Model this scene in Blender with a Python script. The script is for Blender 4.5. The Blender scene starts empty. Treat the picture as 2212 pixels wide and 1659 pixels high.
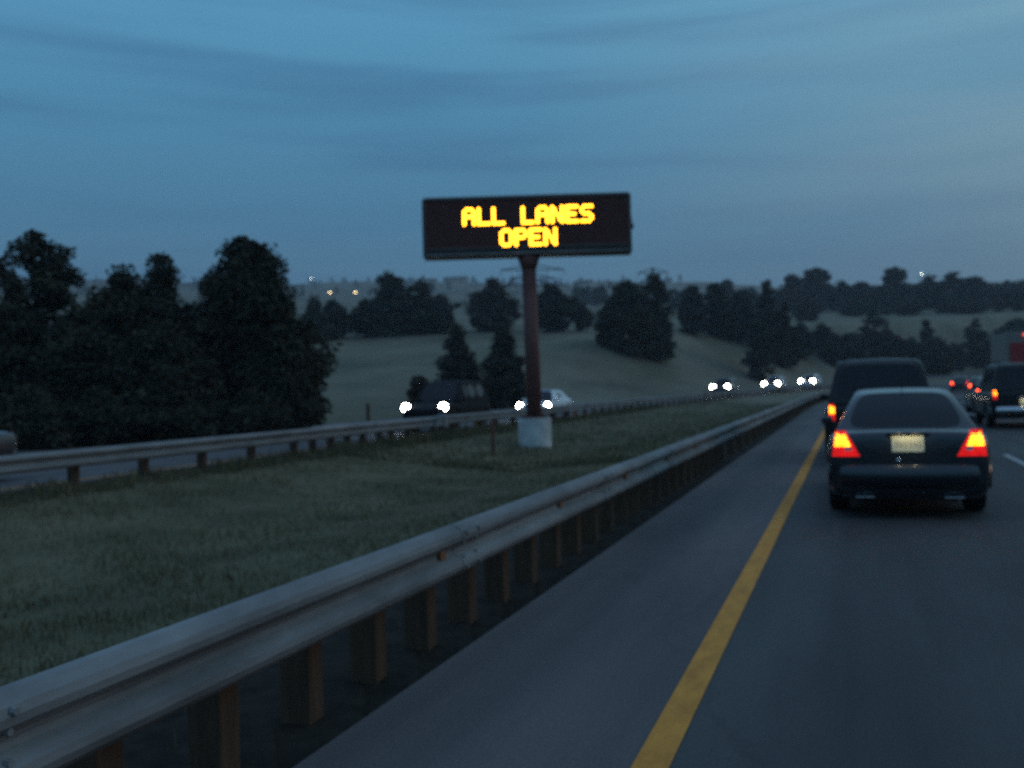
import bpy, bmesh, math, random
import numpy as np
from mathutils import Vector, Matrix
from mathutils.bvhtree import BVHTree

R = math.radians
scene = bpy.context.scene
col = scene.collection

# ------------------------------------------------------------------ camera
EYE = 1.56                                   # driver's eye height above the road
cam_data = bpy.data.cameras.new('camera')
cam_data.sensor_width = 36.0
cam_data.lens = 36.1
cam_data.clip_start = 0.1
cam_data.clip_end = 12000
cam_data.dof.use_dof = True                  # the photograph is a soft hand-held exposure: lens focused too near
cam_data.dof.focus_distance = 1.6
cam_data.dof.aperture_fstop = 4.8
cam = bpy.data.objects.new('camera', cam_data)
CAM_M = Matrix.Translation((0, 0, EYE)) @ (Matrix.Rotation(R(18.3), 4, 'Z') @ Matrix.Rotation(R(90.25), 4, 'X') @ Matrix.Rotation(R(-1.5), 4, 'Z'))
cam.matrix_world = CAM_M
col.objects.link(cam)
scene.camera = cam

# ------------------------------------------------------------------ sky and light
SUN_EL, SUN_AZ = R(2.0), R(62.0)             # afterglow low on the right of the road
world = bpy.data.worlds.new('World')
scene.world = world
world.use_nodes = True
wn, wl = world.node_tree.nodes, world.node_tree.links
wn.clear()
w_out = wn.new('ShaderNodeOutputWorld')
sky = wn.new('ShaderNodeTexSky'); sky.sky_type = 'NISHITA'; sky.sun_disc = False
sky.sun_elevation = SUN_EL; sky.sun_rotation = SUN_AZ
sky.air_density = 1.2; sky.dust_density = 0.6; sky.ozone_density = 4.0
bg_sky = wn.new('ShaderNodeBackground'); bg_sky.inputs['Strength'].default_value = 0.10
wl.new(sky.outputs[0], bg_sky.inputs['Color'])
tc = wn.new('ShaderNodeTexCoord')
sep = wn.new('ShaderNodeSeparateXYZ'); wl.new(tc.outputs['Generated'], sep.inputs[0])
# thin high cloud deck seen at dusk: colour by elevation, long flat streaks
ramp = wn.new('ShaderNodeValToRGB'); wl.new(sep.outputs['Z'], ramp.inputs[0])
cr = ramp.color_ramp
cr.elements[0].position = 0.0; cr.elements[0].color = (0.115, 0.225, 0.330, 1)
cr.elements[1].position = 1.0; cr.elements[1].color = (0.195, 0.335, 0.585, 1)
for p, c in ((0.07, (0.100, 0.240, 0.375, 1)), (0.17, (0.082, 0.256, 0.425, 1)), (0.27, (0.090, 0.318, 0.525, 1)), (0.38, (0.125, 0.405, 0.640, 1)), (0.60, (0.185, 0.345, 0.590, 1))):
    e = cr.elements.new(p); e.color = c
def wmath(op, a, b=None):
    n = wn.new('ShaderNodeMath'); n.operation = op
    for i, v in enumerate((a, b)):
        if v is None: continue
        if isinstance(v, (int, float)): n.inputs[i].default_value = v
        else: wl.new(v, n.inputs[i])
    return n.outputs[0]
def streaks(sx, sz, detail, lo, hi, off):
    m = wn.new('ShaderNodeMapping'); m.inputs['Scale'].default_value = (sx, sx, sz)
    m.inputs['Location'].default_value = off; m.inputs['Rotation'].default_value = (R(0.8), R(-1.2), 0)
    wl.new(tc.outputs['Generated'], m.inputs[0])
    n = wn.new('ShaderNodeTexNoise'); n.inputs['Scale'].default_value = 1.0; n.inputs['Detail'].default_value = detail
    n.inputs['Distortion'].default_value = 0.35
    wl.new(m.outputs[0], n.inputs[0])
    mr = wn.new('ShaderNodeMapRange'); mr.interpolation_type = 'SMOOTHSTEP'
    mr.inputs['From Min'].default_value = lo; mr.inputs['From Max'].default_value = hi
    wl.new(n.outputs[0], mr.inputs[0])
    return mr.outputs[0]
dark_streak = streaks(2.2, 22.0, 3.0, 0.45, 0.72, (1.3, 4.1, 2.25))
light_streak = streaks(1.6, 15.0, 4.0, 0.42, 0.75, (7.7, 2.2, 9.0))
mix_d = wn.new('ShaderNodeMixRGB'); mix_d.inputs['Color2'].default_value = (0.046, 0.155, 0.325, 1)
wl.new(wmath('MULTIPLY', dark_streak, 0.48), mix_d.inputs[0]); wl.new(ramp.outputs[0], mix_d.inputs['Color1'])
# the afterglow warms and greys the clouds on the right
glow_dir = wn.new('ShaderNodeVectorMath'); glow_dir.operation = 'DOT_PRODUCT'
wl.new(tc.outputs['Generated'], glow_dir.inputs[0]); glow_dir.inputs[1].default_value = (math.sin(SUN_AZ), math.cos(SUN_AZ), 0.12)
mr = wn.new('ShaderNodeMapRange'); mr.interpolation_type = 'SMOOTHSTEP'
mr.inputs['From Min'].default_value = 0.10; mr.inputs['From Max'].default_value = 0.85
wl.new(glow_dir.outputs['Value'], mr.inputs[0])
glow_amt = wmath('MULTIPLY', mr.outputs[0], wmath('ADD', wmath('MULTIPLY', light_streak, 0.45), 0.58))
mix_g = wn.new('ShaderNodeMixRGB')
ramp_g = wn.new('ShaderNodeValToRGB'); wl.new(sep.outputs['Z'], ramp_g.inputs[0])
ramp_g.color_ramp.elements[0].position = 0.05; ramp_g.color_ramp.elements[0].color = (0.255, 0.360, 0.405, 1)
ramp_g.color_ramp.elements[1].position = 0.42; ramp_g.color_ramp.elements[1].color = (0.310, 0.580, 0.720, 1)
wl.new(ramp_g.outputs[0], mix_g.inputs['Color2'])
wl.new(glow_amt, mix_g.inputs[0]); wl.new(mix_d.outputs[0], mix_g.inputs['Color1'])
bg_cloud = wn.new('ShaderNodeBackground'); bg_cloud.inputs['Strength'].default_value = 1.0
wl.new(mix_g.outputs[0], bg_cloud.inputs['Color'])
mixs = wn.new('ShaderNodeMixShader'); mixs.inputs[0].default_value = 0.88
wl.new(bg_sky.outputs[0], mixs.inputs[1]); wl.new(bg_cloud.outputs[0], mixs.inputs[2])
wl.new(mixs.outputs[0], w_out.inputs['Surface'])

sun_d = bpy.data.lights.new('afterglow', 'SUN'); sun_d.energy = 0.38; sun_d.angle = R(25); sun_d.color = (1.0, 0.62, 0.36)
sun = bpy.data.objects.new('afterglow', sun_d)
sd = Vector((math.sin(SUN_AZ) * math.cos(R(8)), math.cos(SUN_AZ) * math.cos(R(8)), math.sin(R(8))))
sun.rotation_euler = sd.to_track_quat('Z', 'Y').to_euler(); sun.location = (30, 10, 30)
col.objects.link(sun)

scene.view_settings.view_transform = 'Standard'
scene.view_settings.look = 'None'
scene.view_settings.exposure = 0.0
scene.view_settings.gamma = 1.0
scene.render.engine = 'CYCLES'
scene.cycles.use_denoising = False
scene.cycles.max_bounces = 6
scene.cycles.diffuse_bounces = 2
scene.cycles.glossy_bounces = 3
scene.cycles.sample_clamp_indirect = 1.5
scene.cycles.caustics_reflective = False
scene.cycles.caustics_refractive = False

# ------------------------------------------------------------------ survey helpers
# bearings were read off the photograph as (px, py) on a 2212 x 1659 copy, distances are estimates in metres
ROT = CAM_M.to_3x3()
def ray(px, py):
    return (ROT @ Vector(((px - 1106.0) / 2218.0, -(py - 829.5) / 2218.0, -1.0))).normalized()
def sight(px, py, dist):
    d = ray(px, py); k = dist / math.hypot(d.x, d.y)
    return Vector((d.x * k, d.y * k, EYE + d.z * k))

RAD = 400.0                                   # the road runs straight for 60 m, then bends right
def road_point(s, d):
    if s <= 60: return d, s
    t = (s - 60) / RAD
    return RAD - (RAD - d) * math.cos(t), 60 + (RAD - d) * math.sin(t)
def road_coords(x, y):
    if y <= 60: return y, x
    t = math.atan2(y - 60, RAD - x)
    return 60 + RAD * t, RAD - math.hypot(x - RAD, y - 60)
def road_z(s):
    if s <= 60: return 0.0
    if s <= 220: return 6.2e-5 * (s - 60) ** 2
    return 1.587 + 0.02 * (s - 220)
def lerp_tab(tab, v):
    if v <= tab[0][0]: return tab[0][1]
    for (a, fa), (b, fb) in zip(tab, tab[1:]):
        if v <= b:
            t = (v - a) / (b - a); return fa + (fb - fa) * t
    return tab[-1][1]
PROFILE = [(-2.3, -0.12), (-2.32, -0.03), (-3.4, -0.06), (-5.5, -0.28), (-8.0, -0.5), (-10.5, -0.34), (-12.6, -0.06), (-13.75, -0.05), (-13.85, -0.14)][::-1]
HILL = [(0, -0.1), (62, -0.1), (97, 1.2), (140, 6.0), (160, 8.8), (185, 12.5), (300, 23.0), (430, 36), (600, 53), (800, 75), (1000, 98), (1500, 158), (1750, 172), (2600, 120), (5200, 60)]
def wob(x, y):
    return math.sin(x * 0.013 + 1.3) * math.cos(y * 0.011 + 0.4) + 0.5 * math.sin(x * 0.031 - y * 0.027)
def ground(x, y):
    r = math.hypot(x, y)
    bear = math.degrees(math.atan2(-x, y)) if y > 0 else 25.0
    nat = lerp_tab(HILL, r) * lerp_tab([(-8, 0.78), (4, 0.85), (12, 0.95), (20, 1.0)], bear) + wob(x, y) * min(6.0, max(0.0, (r - 70) * 0.004))
    if y < -20: nat = min(nat, -0.1 + 0.002 * r)
    s, d = road_coords(x, y)
    zr = road_z(s)
    if -2.3 < d < 14.5: c, w = -0.14, 0
    elif -13.85 <= d <= -2.3: c, w = lerp_tab(PROFILE, d), 0
    elif -26.0 < d < -13.85: c, w = -0.14, 0
    else:
        c = -0.12
        w = (-26.0 - d) if d < 0 else (d - 14.5)
    k = min(1.0, max(0.0, w / 24.0)); k = k * k * (3 - 2 * k)
    return (zr + c) * (1 - k) + nat * k

# ------------------------------------------------------------------ materials
def new_mat(name):
    m = bpy.data.materials.new(name); m.use_nodes = True
    n = m.node_tree.nodes; l = m.node_tree.links
    return m, n, l, n['Principled BSDF']
def mat(name, c, rough=0.6, metal=0.0, var=0.25, scale=6.0, bump=0.0, coat=0.0, c2=None, stretch=(1, 1, 1), bump_scale=None, spec=0.5, world_space=False):
    m, n, l, p = new_mat(name)
    p.inputs['Roughness'].default_value = rough; p.inputs['Metallic'].default_value = metal
    p.inputs['Coat Weight'].default_value = coat; p.inputs['Specular IOR Level'].default_value = spec
    p.inputs['Coat Roughness'].default_value = 0.12
    mp = n.new('ShaderNodeMapping'); mp.inputs['Scale'].default_value = stretch
    if world_space:
        g = n.new('ShaderNodeNewGeometry'); l.new(g.outputs['Position'], mp.inputs[0])
    else:
        t = n.new('ShaderNodeTexCoord'); l.new(t.outputs['Object'], mp.inputs[0])
    nz = n.new('ShaderNodeTexNoise'); nz.inputs['Scale'].default_value = scale; nz.inputs['Detail'].default_value = 6
    nz.inputs['Roughness'].default_value = 0.65
    l.new(mp.outputs[0], nz.inputs[0])
    rp = n.new('ShaderNodeValToRGB'); l.new(nz.outputs[0], rp.inputs[0])
    a, b = rp.color_ramp.elements; a.position = 0.3; b.position = 0.7
    c2 = c2 or tuple(min(1, v * (1 + var)) for v in c)
    a.color = (*[v * (1 - var) for v in c], 1); b.color = (*c2, 1)
    l.new(rp.outputs[0], p.inputs['Base Color'])
    if bump:
        nb = n.new('ShaderNodeTexNoise'); nb.inputs['Scale'].default_value = bump_scale or scale * 8; nb.inputs['Detail'].default_value = 4
        l.new(mp.outputs[0], nb.inputs[0])
        bp = n.new('ShaderNodeBump'); bp.inputs['Strength'].default_value = bump; bp.inputs['Distance'].default_value = 0.02
        l.new(nb.outputs[0], bp.inputs['Height']); l.new(bp.outputs[0], p.inputs['Normal'])
    return m
def lamp_mat(name, c, strength, base=(0.5, 0.5, 0.5)):
    m, n, l, p = new_mat(name)
    p.inputs['Base Color'].default_value = (*base, 1); p.inputs['Roughness'].default_value = 0.2
    p.inputs['Emission Color'].default_value = (*c, 1); p.inputs['Emission Strength'].default_value = strength
    return m

def ground_mat():
    m, n, l, p = new_mat('grassland')
    p.inputs['Roughness'].default_value = 0.95; p.inputs['Specular IOR Level'].default_value = 0.1
    g = n.new('ShaderNodeNewGeometry')
    def noise(scale, detail, st=(1, 1, 1)):
        mp = n.new('ShaderNodeMapping'); mp.inputs['Scale'].default_value = st; l.new(g.outputs['Position'], mp.inputs[0])
        z = n.new('ShaderNodeTexNoise'); z.inputs['Scale'].default_value = scale; z.inputs['Detail'].default_value = detail; z.inputs['Roughness'].default_value = 0.6
        l.new(mp.outputs[0], z.inputs[0]); return z.outputs[0]
    def rmp(src, stops):
        r = n.new('ShaderNodeValToRGB'); l.new(src, r.inputs[0]); e = r.color_ramp.elements
        e[0].position, e[0].color = stops[0][0], (*stops[0][1], 1); e[1].position, e[1].color = stops[-1][0], (*stops[-1][1], 1)
        for q, c in stops[1:-1]:
            k = e.new(q); k.color = (*c, 1)
        return r.outputs[0]
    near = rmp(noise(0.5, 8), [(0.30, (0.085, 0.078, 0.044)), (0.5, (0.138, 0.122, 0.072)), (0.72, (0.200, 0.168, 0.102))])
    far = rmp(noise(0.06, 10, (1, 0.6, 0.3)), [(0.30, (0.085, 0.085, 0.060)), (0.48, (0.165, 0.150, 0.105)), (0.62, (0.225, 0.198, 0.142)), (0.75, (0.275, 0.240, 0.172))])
    sx = n.new('ShaderNodeSeparateXYZ'); l.new(g.outputs['Position'], sx.inputs[0])
    ln = n.new('ShaderNodeVectorMath'); ln.operation = 'LENGTH'; l.new(g.outputs['Position'], ln.inputs[0])
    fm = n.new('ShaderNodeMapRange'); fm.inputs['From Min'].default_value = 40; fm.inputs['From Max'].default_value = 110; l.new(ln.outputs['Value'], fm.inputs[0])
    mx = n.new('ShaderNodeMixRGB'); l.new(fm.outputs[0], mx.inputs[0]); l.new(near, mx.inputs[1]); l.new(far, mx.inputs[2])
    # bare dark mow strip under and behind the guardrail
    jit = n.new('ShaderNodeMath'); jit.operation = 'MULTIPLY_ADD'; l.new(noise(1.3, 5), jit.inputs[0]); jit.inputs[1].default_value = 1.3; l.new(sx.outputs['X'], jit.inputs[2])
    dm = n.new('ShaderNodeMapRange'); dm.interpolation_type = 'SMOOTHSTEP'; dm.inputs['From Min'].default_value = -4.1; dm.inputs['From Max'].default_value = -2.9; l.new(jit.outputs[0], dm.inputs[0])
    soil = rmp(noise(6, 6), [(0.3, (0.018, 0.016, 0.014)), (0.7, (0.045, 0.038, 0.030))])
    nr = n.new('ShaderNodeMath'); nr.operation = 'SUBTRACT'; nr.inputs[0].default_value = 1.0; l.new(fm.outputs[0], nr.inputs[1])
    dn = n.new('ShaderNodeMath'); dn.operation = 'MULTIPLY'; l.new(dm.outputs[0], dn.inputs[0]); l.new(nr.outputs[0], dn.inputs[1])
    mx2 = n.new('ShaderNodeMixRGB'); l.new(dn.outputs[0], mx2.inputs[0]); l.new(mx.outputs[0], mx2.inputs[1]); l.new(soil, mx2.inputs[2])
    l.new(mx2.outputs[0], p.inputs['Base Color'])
    bp = n.new('ShaderNodeBump'); bp.inputs['Strength'].default_value = 0.6; bp.inputs['Distance'].default_value = 0.05
    l.new(noise(9, 6), bp.inputs['Height']); l.new(bp.outputs[0], p.inputs['Normal'])
    return m
def asphalt_mat():
    m, n, l, p = new_mat('asphalt')
    p.inputs['Roughness'].default_value = 0.78; p.inputs['Specular IOR Level'].default_value = 0.35
    g = n.new('ShaderNodeNewGeometry')
    def noise(scale, st, detail=6):
        mp = n.new('ShaderNodeMapping'); mp.inputs['Scale'].default_value = st; l.new(g.outputs['Position'], mp.inputs[0])
        z = n.new('ShaderNodeTexNoise'); z.inputs['Scale'].default_value = scale; z.inputs['Detail'].default_value = detail
        l.new(mp.outputs[0], z.inputs[0]); return z.outputs[0]
    r1 = n.new('ShaderNodeValToRGB'); l.new(noise(1.0, (1.6, 0.05, 1)), r1.inputs[0])
    e = r1.color_ramp.elements; e[0].position = 0.3; e[0].color = (0.052, 0.052, 0.054, 1); e[1].position = 0.72; e[1].color = (0.098, 0.095, 0.094, 1)
    r2 = n.new('ShaderNodeValToRGB'); l.new(noise(70, (1, 1, 1), 3), r2.inputs[0])
    e = r2.color_ramp.elements; e[0].position = 0.25; e[0].color = (0.6, 0.6, 0.6, 1); e[1].position = 0.8; e[1].color = (1.35, 1.33, 1.3, 1)
    mx = n.new('ShaderNodeMixRGB'); mx.blend_type = 'MULTIPLY'; mx.inputs[0].default_value = 1.0
    l.new(r1.outputs[0], mx.inputs[1]); l.new(r2.outputs[0], mx.inputs[2])
    # the shoulder left of the yellow line is an older, paler surface
    sx = n.new('ShaderNodeSeparateXYZ'); l.new(g.outputs['Position'], sx.inputs[0])
    mr = n.new('ShaderNodeMapRange'); mr.inputs['From Min'].default_value = -0.80; mr.inputs['From Max'].default_value = -0.86; l.new(sx.outputs['X'], mr.inputs[0])
    mx2 = n.new('ShaderNodeMixRGB'); mx2.blend_type = 'MULTIPLY'; l.new(mr.outputs[0], mx2.inputs[0]); l.new(mx.outputs[0], mx2.inputs[1]); mx2.inputs[2].default_value = (1.75, 1.5, 1.48, 1)
    wv = n.new('ShaderNodeMath'); wv.operation = 'MULTIPLY_ADD'; l.new(sx.outputs['X'], wv.inputs[0]); wv.inputs[1].default_value = 3.49; wv.inputs[2].default_value = -0.35
    cs = n.new('ShaderNodeMath'); cs.operation = 'COSINE'; l.new(wv.outputs[0], cs.inputs[0])
    tr = n.new('ShaderNodeMapRange'); tr.inputs['From Min'].default_value = 0.2; tr.inputs['From Max'].default_value = 1.0; tr.inputs['To Min'].default_value = 1.0; tr.inputs['To Max'].default_value = 0.86
    l.new(cs.outputs[0], tr.inputs[0])
    st = n.new('ShaderNodeValToRGB'); l.new(noise(0.9, (1, 0.22, 1), 7), st.inputs[0])
    e = st.color_ramp.elements; e[0].position = 0.34; e[0].color = (0.66, 0.66, 0.68, 1); e[1].position = 0.56; e[1].color = (1, 1, 1, 1)
    cb = n.new('ShaderNodeTexVoronoi'); cb.feature = 'DISTANCE_TO_EDGE'; cb.inputs['Scale'].default_value = 0.42
    cm = n.new('ShaderNodeMapping'); cm.inputs['Scale'].default_value = (1, 0.35, 1); l.new(g.outputs['Position'], cm.inputs[0])
    wr = n.new('ShaderNodeVectorMath'); wr.operation = 'ADD'
    nzc = n.new('ShaderNodeTexNoise'); nzc.inputs['Scale'].default_value = 1.2; nzc.inputs['Detail'].default_value = 5; l.new(g.outputs['Position'], nzc.inputs[0])
    l.new(cm.outputs[0], wr.inputs[0]); l.new(nzc.outputs['Color'], wr.inputs[1]); l.new(wr.outputs[0], cb.inputs['Vector'])
    ck = n.new('ShaderNodeMapRange'); ck.inputs['From Min'].default_value = 0.002; ck.inputs['From Max'].default_value = 0.012; ck.inputs['To Min'].default_value = 0.86; ck.inputs['To Max'].default_value = 1.0
    l.new(cb.outputs['Distance'], ck.inputs[0])
    m3 = n.new('ShaderNodeMath'); m3.operation = 'MULTIPLY'; l.new(tr.outputs[0], m3.inputs[0]); l.new(ck.outputs[0], m3.inputs[1])
    mx3 = n.new('ShaderNodeMixRGB'); mx3.blend_type = 'MULTIPLY'; mx3.inputs[0].default_value = 1.0; l.new(mx2.outputs[0], mx3.inputs[1]); l.new(st.outputs[0], mx3.inputs[2])
    mx4 = n.new('ShaderNodeMixRGB'); mx4.blend_type = 'MULTIPLY'; mx4.inputs[0].default_value = 1.0; l.new(mx3.outputs[0], mx4.inputs[1]); l.new(m3.outputs[0], mx4.inputs[2])
    l.new(mx4.outputs[0], p.inputs['Base Color'])
    bp = n.new('ShaderNodeBump'); bp.inputs['Strength'].default_value = 0.35; bp.inputs['Distance'].default_value = 0.006
    l.new(noise(130, (1, 1, 1), 2), bp.inputs['Height']); l.new(bp.outputs[0], p.inputs['Normal'])
    return m
def leaf_mat(name, a, b):
    m, n, l, p = new_mat(name)
    p.inputs['Roughness'].default_value = 0.9; p.inputs['Specular IOR Level'].default_value = 0.1
    t = n.new('ShaderNodeTexCoord'); z = n.new('ShaderNodeTexNoise'); z.inputs['Scale'].default_value = 0.9; z.inputs['Detail'].default_value = 5
    l.new(t.outputs['Object'], z.inputs[0])
    r = n.new('ShaderNodeValToRGB'); l.new(z.outputs[0], r.inputs[0]); e = r.color_ramp.elements
    e[0].position = 0.35; e[0].color = (*a, 1); e[1].position = 0.68; e[1].color = (*b, 1)
    l.new(r.outputs[0], p.inputs['Base Color'])
    return m
M = {}
M['ground'] = ground_mat(); M['asphalt'] = asphalt_mat()
M['yellow'] = mat('yellow_road_paint', (0.70, 0.26, 0.030), 0.8, var=0.25, scale=9, c2=(0.82, 0.33, 0.04), stretch=(1, 0.35, 1), bump=0.3, world_space=True)
M['white'] = mat('white_road_paint', (0.40, 0.40, 0.39), 0.75, var=0.25, scale=12, bump=0.2, world_space=True)
M['galv'] = mat('galvanised_steel', (0.225, 0.225, 0.225), 0.78, 0.2, var=0.42, scale=2.2, c2=(0.30, 0.30, 0.30), stretch=(1, 0.45, 2.2), bump=0.12, bump_scale=6, world_space=True)
M['wood'] = mat('treated_timber', (0.088, 0.048, 0.026), 0.9, var=0.4, scale=3, stretch=(6, 6, 0.7), bump=0.4)
M['orange'] = mat('orange_reflector', (0.24, 0.085, 0.03), 0.6, var=0.25)
M['concrete'] = mat('concrete', (0.58, 0.57, 0.55), 0.85, var=0.34, scale=3, bump=0.2)
M['brown_steel_glow'] = mat('brown_painted_steel_glow_tint', (0.145, 0.052, 0.044), 0.65, var=0.25, scale=2.5, bump=0.05)  # brown paint, reddened to carry the orange glow of the sign
M['sign_glow_tint'] = mat('sign_panel_glow_tint', (0.120, 0.044, 0.038), 0.8, var=0.15, scale=5, spec=0.2)  # dark panel; red-brown glow of the lit letters is put into its colour
M['sign_case'] = mat('sign_case_aluminium', (0.10, 0.085, 0.08), 0.5, 0.2, var=0.2, scale=3)
M['amber'] = lamp_mat('amber_lamps', (1.0, 0.38, 0.0), 7.0)
M['leaf_dark'] = leaf_mat('pine_needles_dark', (0.036, 0.036, 0.026), (0.072, 0.070, 0.048))
M['leaf_mid'] = leaf_mat('juniper_scales', (0.042, 0.042, 0.034), (0.080, 0.078, 0.058))
M['leaf_bare'] = leaf_mat('brown_twigs', (0.060, 0.046, 0.036), (0.100, 0.078, 0.060))
M['bark'] = mat('bark', (0.045, 0.034, 0.026), 0.9, var=0.4, scale=5, stretch=(3, 3, 0.5), bump=0.4)
M['grass'] = mat('grass_blades', (0.120, 0.108, 0.058), 0.95, var=0.22, scale=0.4, c2=(0.205, 0.168, 0.098), spec=0.1, world_space=True)
M['rust_post'] = mat('brown_fibre_post', (0.16, 0.055, 0.035), 0.7, var=0.2)
M['tyre'] = mat('tyre_rubber', (0.012, 0.012, 0.013), 0.85, var=0.2)
M['rim'] = mat('alloy_rim', (0.30, 0.31, 0.32), 0.35, 0.7, var=0.1)
M['trim'] = mat('black_plastic_trim', (0.012, 0.012, 0.013), 0.6, var=0.2)
M['chrome'] = mat('chrome', (0.65, 0.65, 0.66), 0.12, 1.0, var=0.05)
M['glass'] = mat('tinted_car_glass', (0.008, 0.009, 0.014), 0.08, 0.0, var=0.05, spec=0.32)
M['red_lens'] = lamp_mat('red_tail_lens', (1.0, 0.012, 0.012), 0.75, (0.4, 0.01, 0.01))
M['dark_red'] = mat('unlit_red_lens', (0.12, 0.01, 0.012), 0.2, var=0.1)
M['red_lens_dim'] = lamp_mat('red_tail_lens_far', (1.0, 0.03, 0.03), 2.2, (0.4, 0.01, 0.01))
M['brake'] = lamp_mat('brake_bulb', (1.0, 0.26, 0.008), 7.0, (0.6, 0.05, 0.02))
def rib(m, base, lo, scale):
    n, l = m.node_tree.nodes, m.node_tree.links
    t = n.new('ShaderNodeTexCoord'); w = n.new('ShaderNodeTexWave'); w.bands_direction = 'Z'; w.inputs['Scale'].default_value = scale; w.inputs['Distortion'].default_value = 0.6
    l.new(t.outputs['Object'], w.inputs[0])
    z = n.new('ShaderNodeTexNoise'); z.inputs['Scale'].default_value = 11; l.new(t.outputs['Object'], z.inputs[0])
    a = n.new('ShaderNodeMath'); a.operation = 'MULTIPLY'; l.new(w.outputs['Fac'], a.inputs[0]); l.new(z.outputs[0], a.inputs[1])
    r = n.new('ShaderNodeMapRange'); r.inputs['From Max'].default_value = 0.55; r.inputs['To Min'].default_value = base * lo; r.inputs['To Max'].default_value = base * 1.5
    l.new(a.outputs[0], r.inputs[0]); l.new(r.outputs[0], n['Principled BSDF'].inputs['Emission Strength'])
rib(M['brake'], 7.0, 0.15, 7.5); rib(M['red_lens'], 0.75, 0.35, 9.0)
M['brake_red'] = lamp_mat('brake_bulb_red', (1.0, 0.085, 0.012), 9.0, (0.6, 0.03, 0.02))
M['head'] = lamp_mat('headlamp_beam', (1.0, 0.93, 0.80), 30.0)
M['head_lens'] = mat('clear_headlamp_lens', (0.55, 0.56, 0.58), 0.12, 0.2, var=0.1)
M['reverse_lens'] = mat('clear_reverse_lens', (0.6, 0.55, 0.55), 0.15, 0.3, var=0.1)
M['plate'] = mat('licence_plate', (0.80, 0.77, 0.58), 0.5, var=0.05)
M['plate_ink'] = mat('plate_smudge', (0.20, 0.21, 0.17), 0.6, var=0.2)
M['paint_dark'] = mat('midnight_paint', (0.008, 0.009, 0.014), 0.35, 0.0, var=0.1, coat=0.8)
M['paint_black'] = mat('black_paint', (0.007, 0.007, 0.008), 0.45, 0.0, var=0.1, coat=0.3, spec=0.3)
M['paint_dull'] = mat('dusty_black_paint', (0.010, 0.010, 0.012), 0.7, 0.0, var=0.2, spec=0.15)
M['paint_silver'] = mat('silver_paint', (0.42, 0.44, 0.46), 0.35, 0.3, var=0.06, coat=0.8)
M['paint_white'] = mat('white_paint', (0.72, 0.74, 0.76), 0.4, 0.0, var=0.05, coat=0.7)
M['paint_grey'] = mat('grey_paint', (0.028, 0.030, 0.034), 0.35, 0.2, var=0.1, coat=0.8)
M['paint_maroon'] = mat('maroon_paint', (0.07, 0.012, 0.014), 0.4, 0.0, var=0.1, coat=0.7)
M['truck_white'] = mat('truck_box_white', (0.22, 0.19, 0.165), 0.7, var=0.15, scale=2)
M['truck_red'] = mat('truck_door_red', (0.36, 0.030, 0.026), 0.5, var=0.15, scale=2)
M['marker_red'] = lamp_mat('red_marker_lamps', (1.0, 0.06, 0.04), 2.5, (0.5, 0.02, 0.02))
M['far_lamp'] = lamp_mat('far_sodium_lamp', (1.0, 0.72, 0.34), 9.0)
M['far_white'] = lamp_mat('far_white_lamp', (0.95, 1.0, 0.85), 10.0)
M['steel_dark'] = mat('weathered_lattice_steel', (0.11, 0.11, 0.115), 0.7, 0.2, var=0.2)
M['house_wall'] = mat('tan_stucco', (0.30, 0.25, 0.19), 0.9, var=0.15, scale=1)
M['house_roof'] = mat('brown_shingles', (0.10, 0.085, 0.075), 0.9, var=0.2, scale=2)
M['pane'] = mat('dark_window_pane', (0.02, 0.022, 0.026), 0.1, var=0.1)

# ------------------------------------------------------------------ object helpers
def tag(o, label=None, cat=None, group=None, kind=None):
    if label: o['label'] = label
    if cat: o['category'] = cat
    if group: o['group'] = group
    if kind: o['kind'] = kind
    return o
def link_mesh(name, me, m, parent=None, smooth=False):
    if m is not None: me.materials.append(m)
    if smooth: me.polygons.foreach_set('use_smooth', [True] * len(me.polygons))
    o = bpy.data.objects.new(name, me); col.objects.link(o)
    if parent is not None: o.parent = parent
    return o
def from_bm(name, bm, m, parent=None, smooth=False, recalc=True):
    if recalc: bmesh.ops.recalc_face_normals(bm, faces=bm.faces)
    me = bpy.data.meshes.new(name); bm.to_mesh(me); bm.free()
    return link_mesh(name, me, m, parent, smooth)
def from_data(name, v, f, m, parent=None, smooth=False):
    me = bpy.data.meshes.new(name); me.from_pydata(v, [], f); me.update()
    return link_mesh(name, me, m, parent, smooth)
def empty(name, loc, rz=0.0):
    o = bpy.data.objects.new(name, None); o.empty_display_size = 0.3
    o.location = loc; o.rotation_euler = (0, 0, rz); col.objects.link(o); return o
def add_box(bm, c, size, rot=None, bevel=0.0):
    g = bmesh.ops.create_cube(bm, size=1.0); vs = g['verts']
    bmesh.ops.scale(bm, vec=size, verts=vs)
    if bevel:
        es = list({e for v in vs for e in v.link_edges})
        r = bmesh.ops.bevel(bm, geom=es, offset=bevel, segments=2, profile=0.5, affect='EDGES')
        vs = list({v for f in r['faces'] for v in f.verts} | {v for v in vs if v.is_valid})
    if rot is not None: bmesh.ops.rotate(bm, cent=(0, 0, 0), matrix=rot, verts=vs)
    bmesh.ops.translate(bm, vec=c, verts=vs)
    return vs
def add_tube(bm, a, b, r0, r1, seg=8, caps=True):
    a, b = Vector(a), Vector(b); d = b - a
    if d.length < 1e-6: return
    q = d.to_track_quat('Z', 'Y').to_matrix()
    ra, rb = [], []
    for i in range(seg):
        t = 2 * math.pi * i / seg; u = q @ Vector((math.cos(t), math.sin(t), 0))
        ra.append(bm.verts.new(a + u * r0)); rb.append(bm.verts.new(b + u * r1))
    for i in range(seg):
        j = (i + 1) % seg; bm.faces.new((ra[i], ra[j], rb[j], rb[i]))
    if caps:
        bm.faces.new(ra[::-1]); bm.faces.new(rb)
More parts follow.
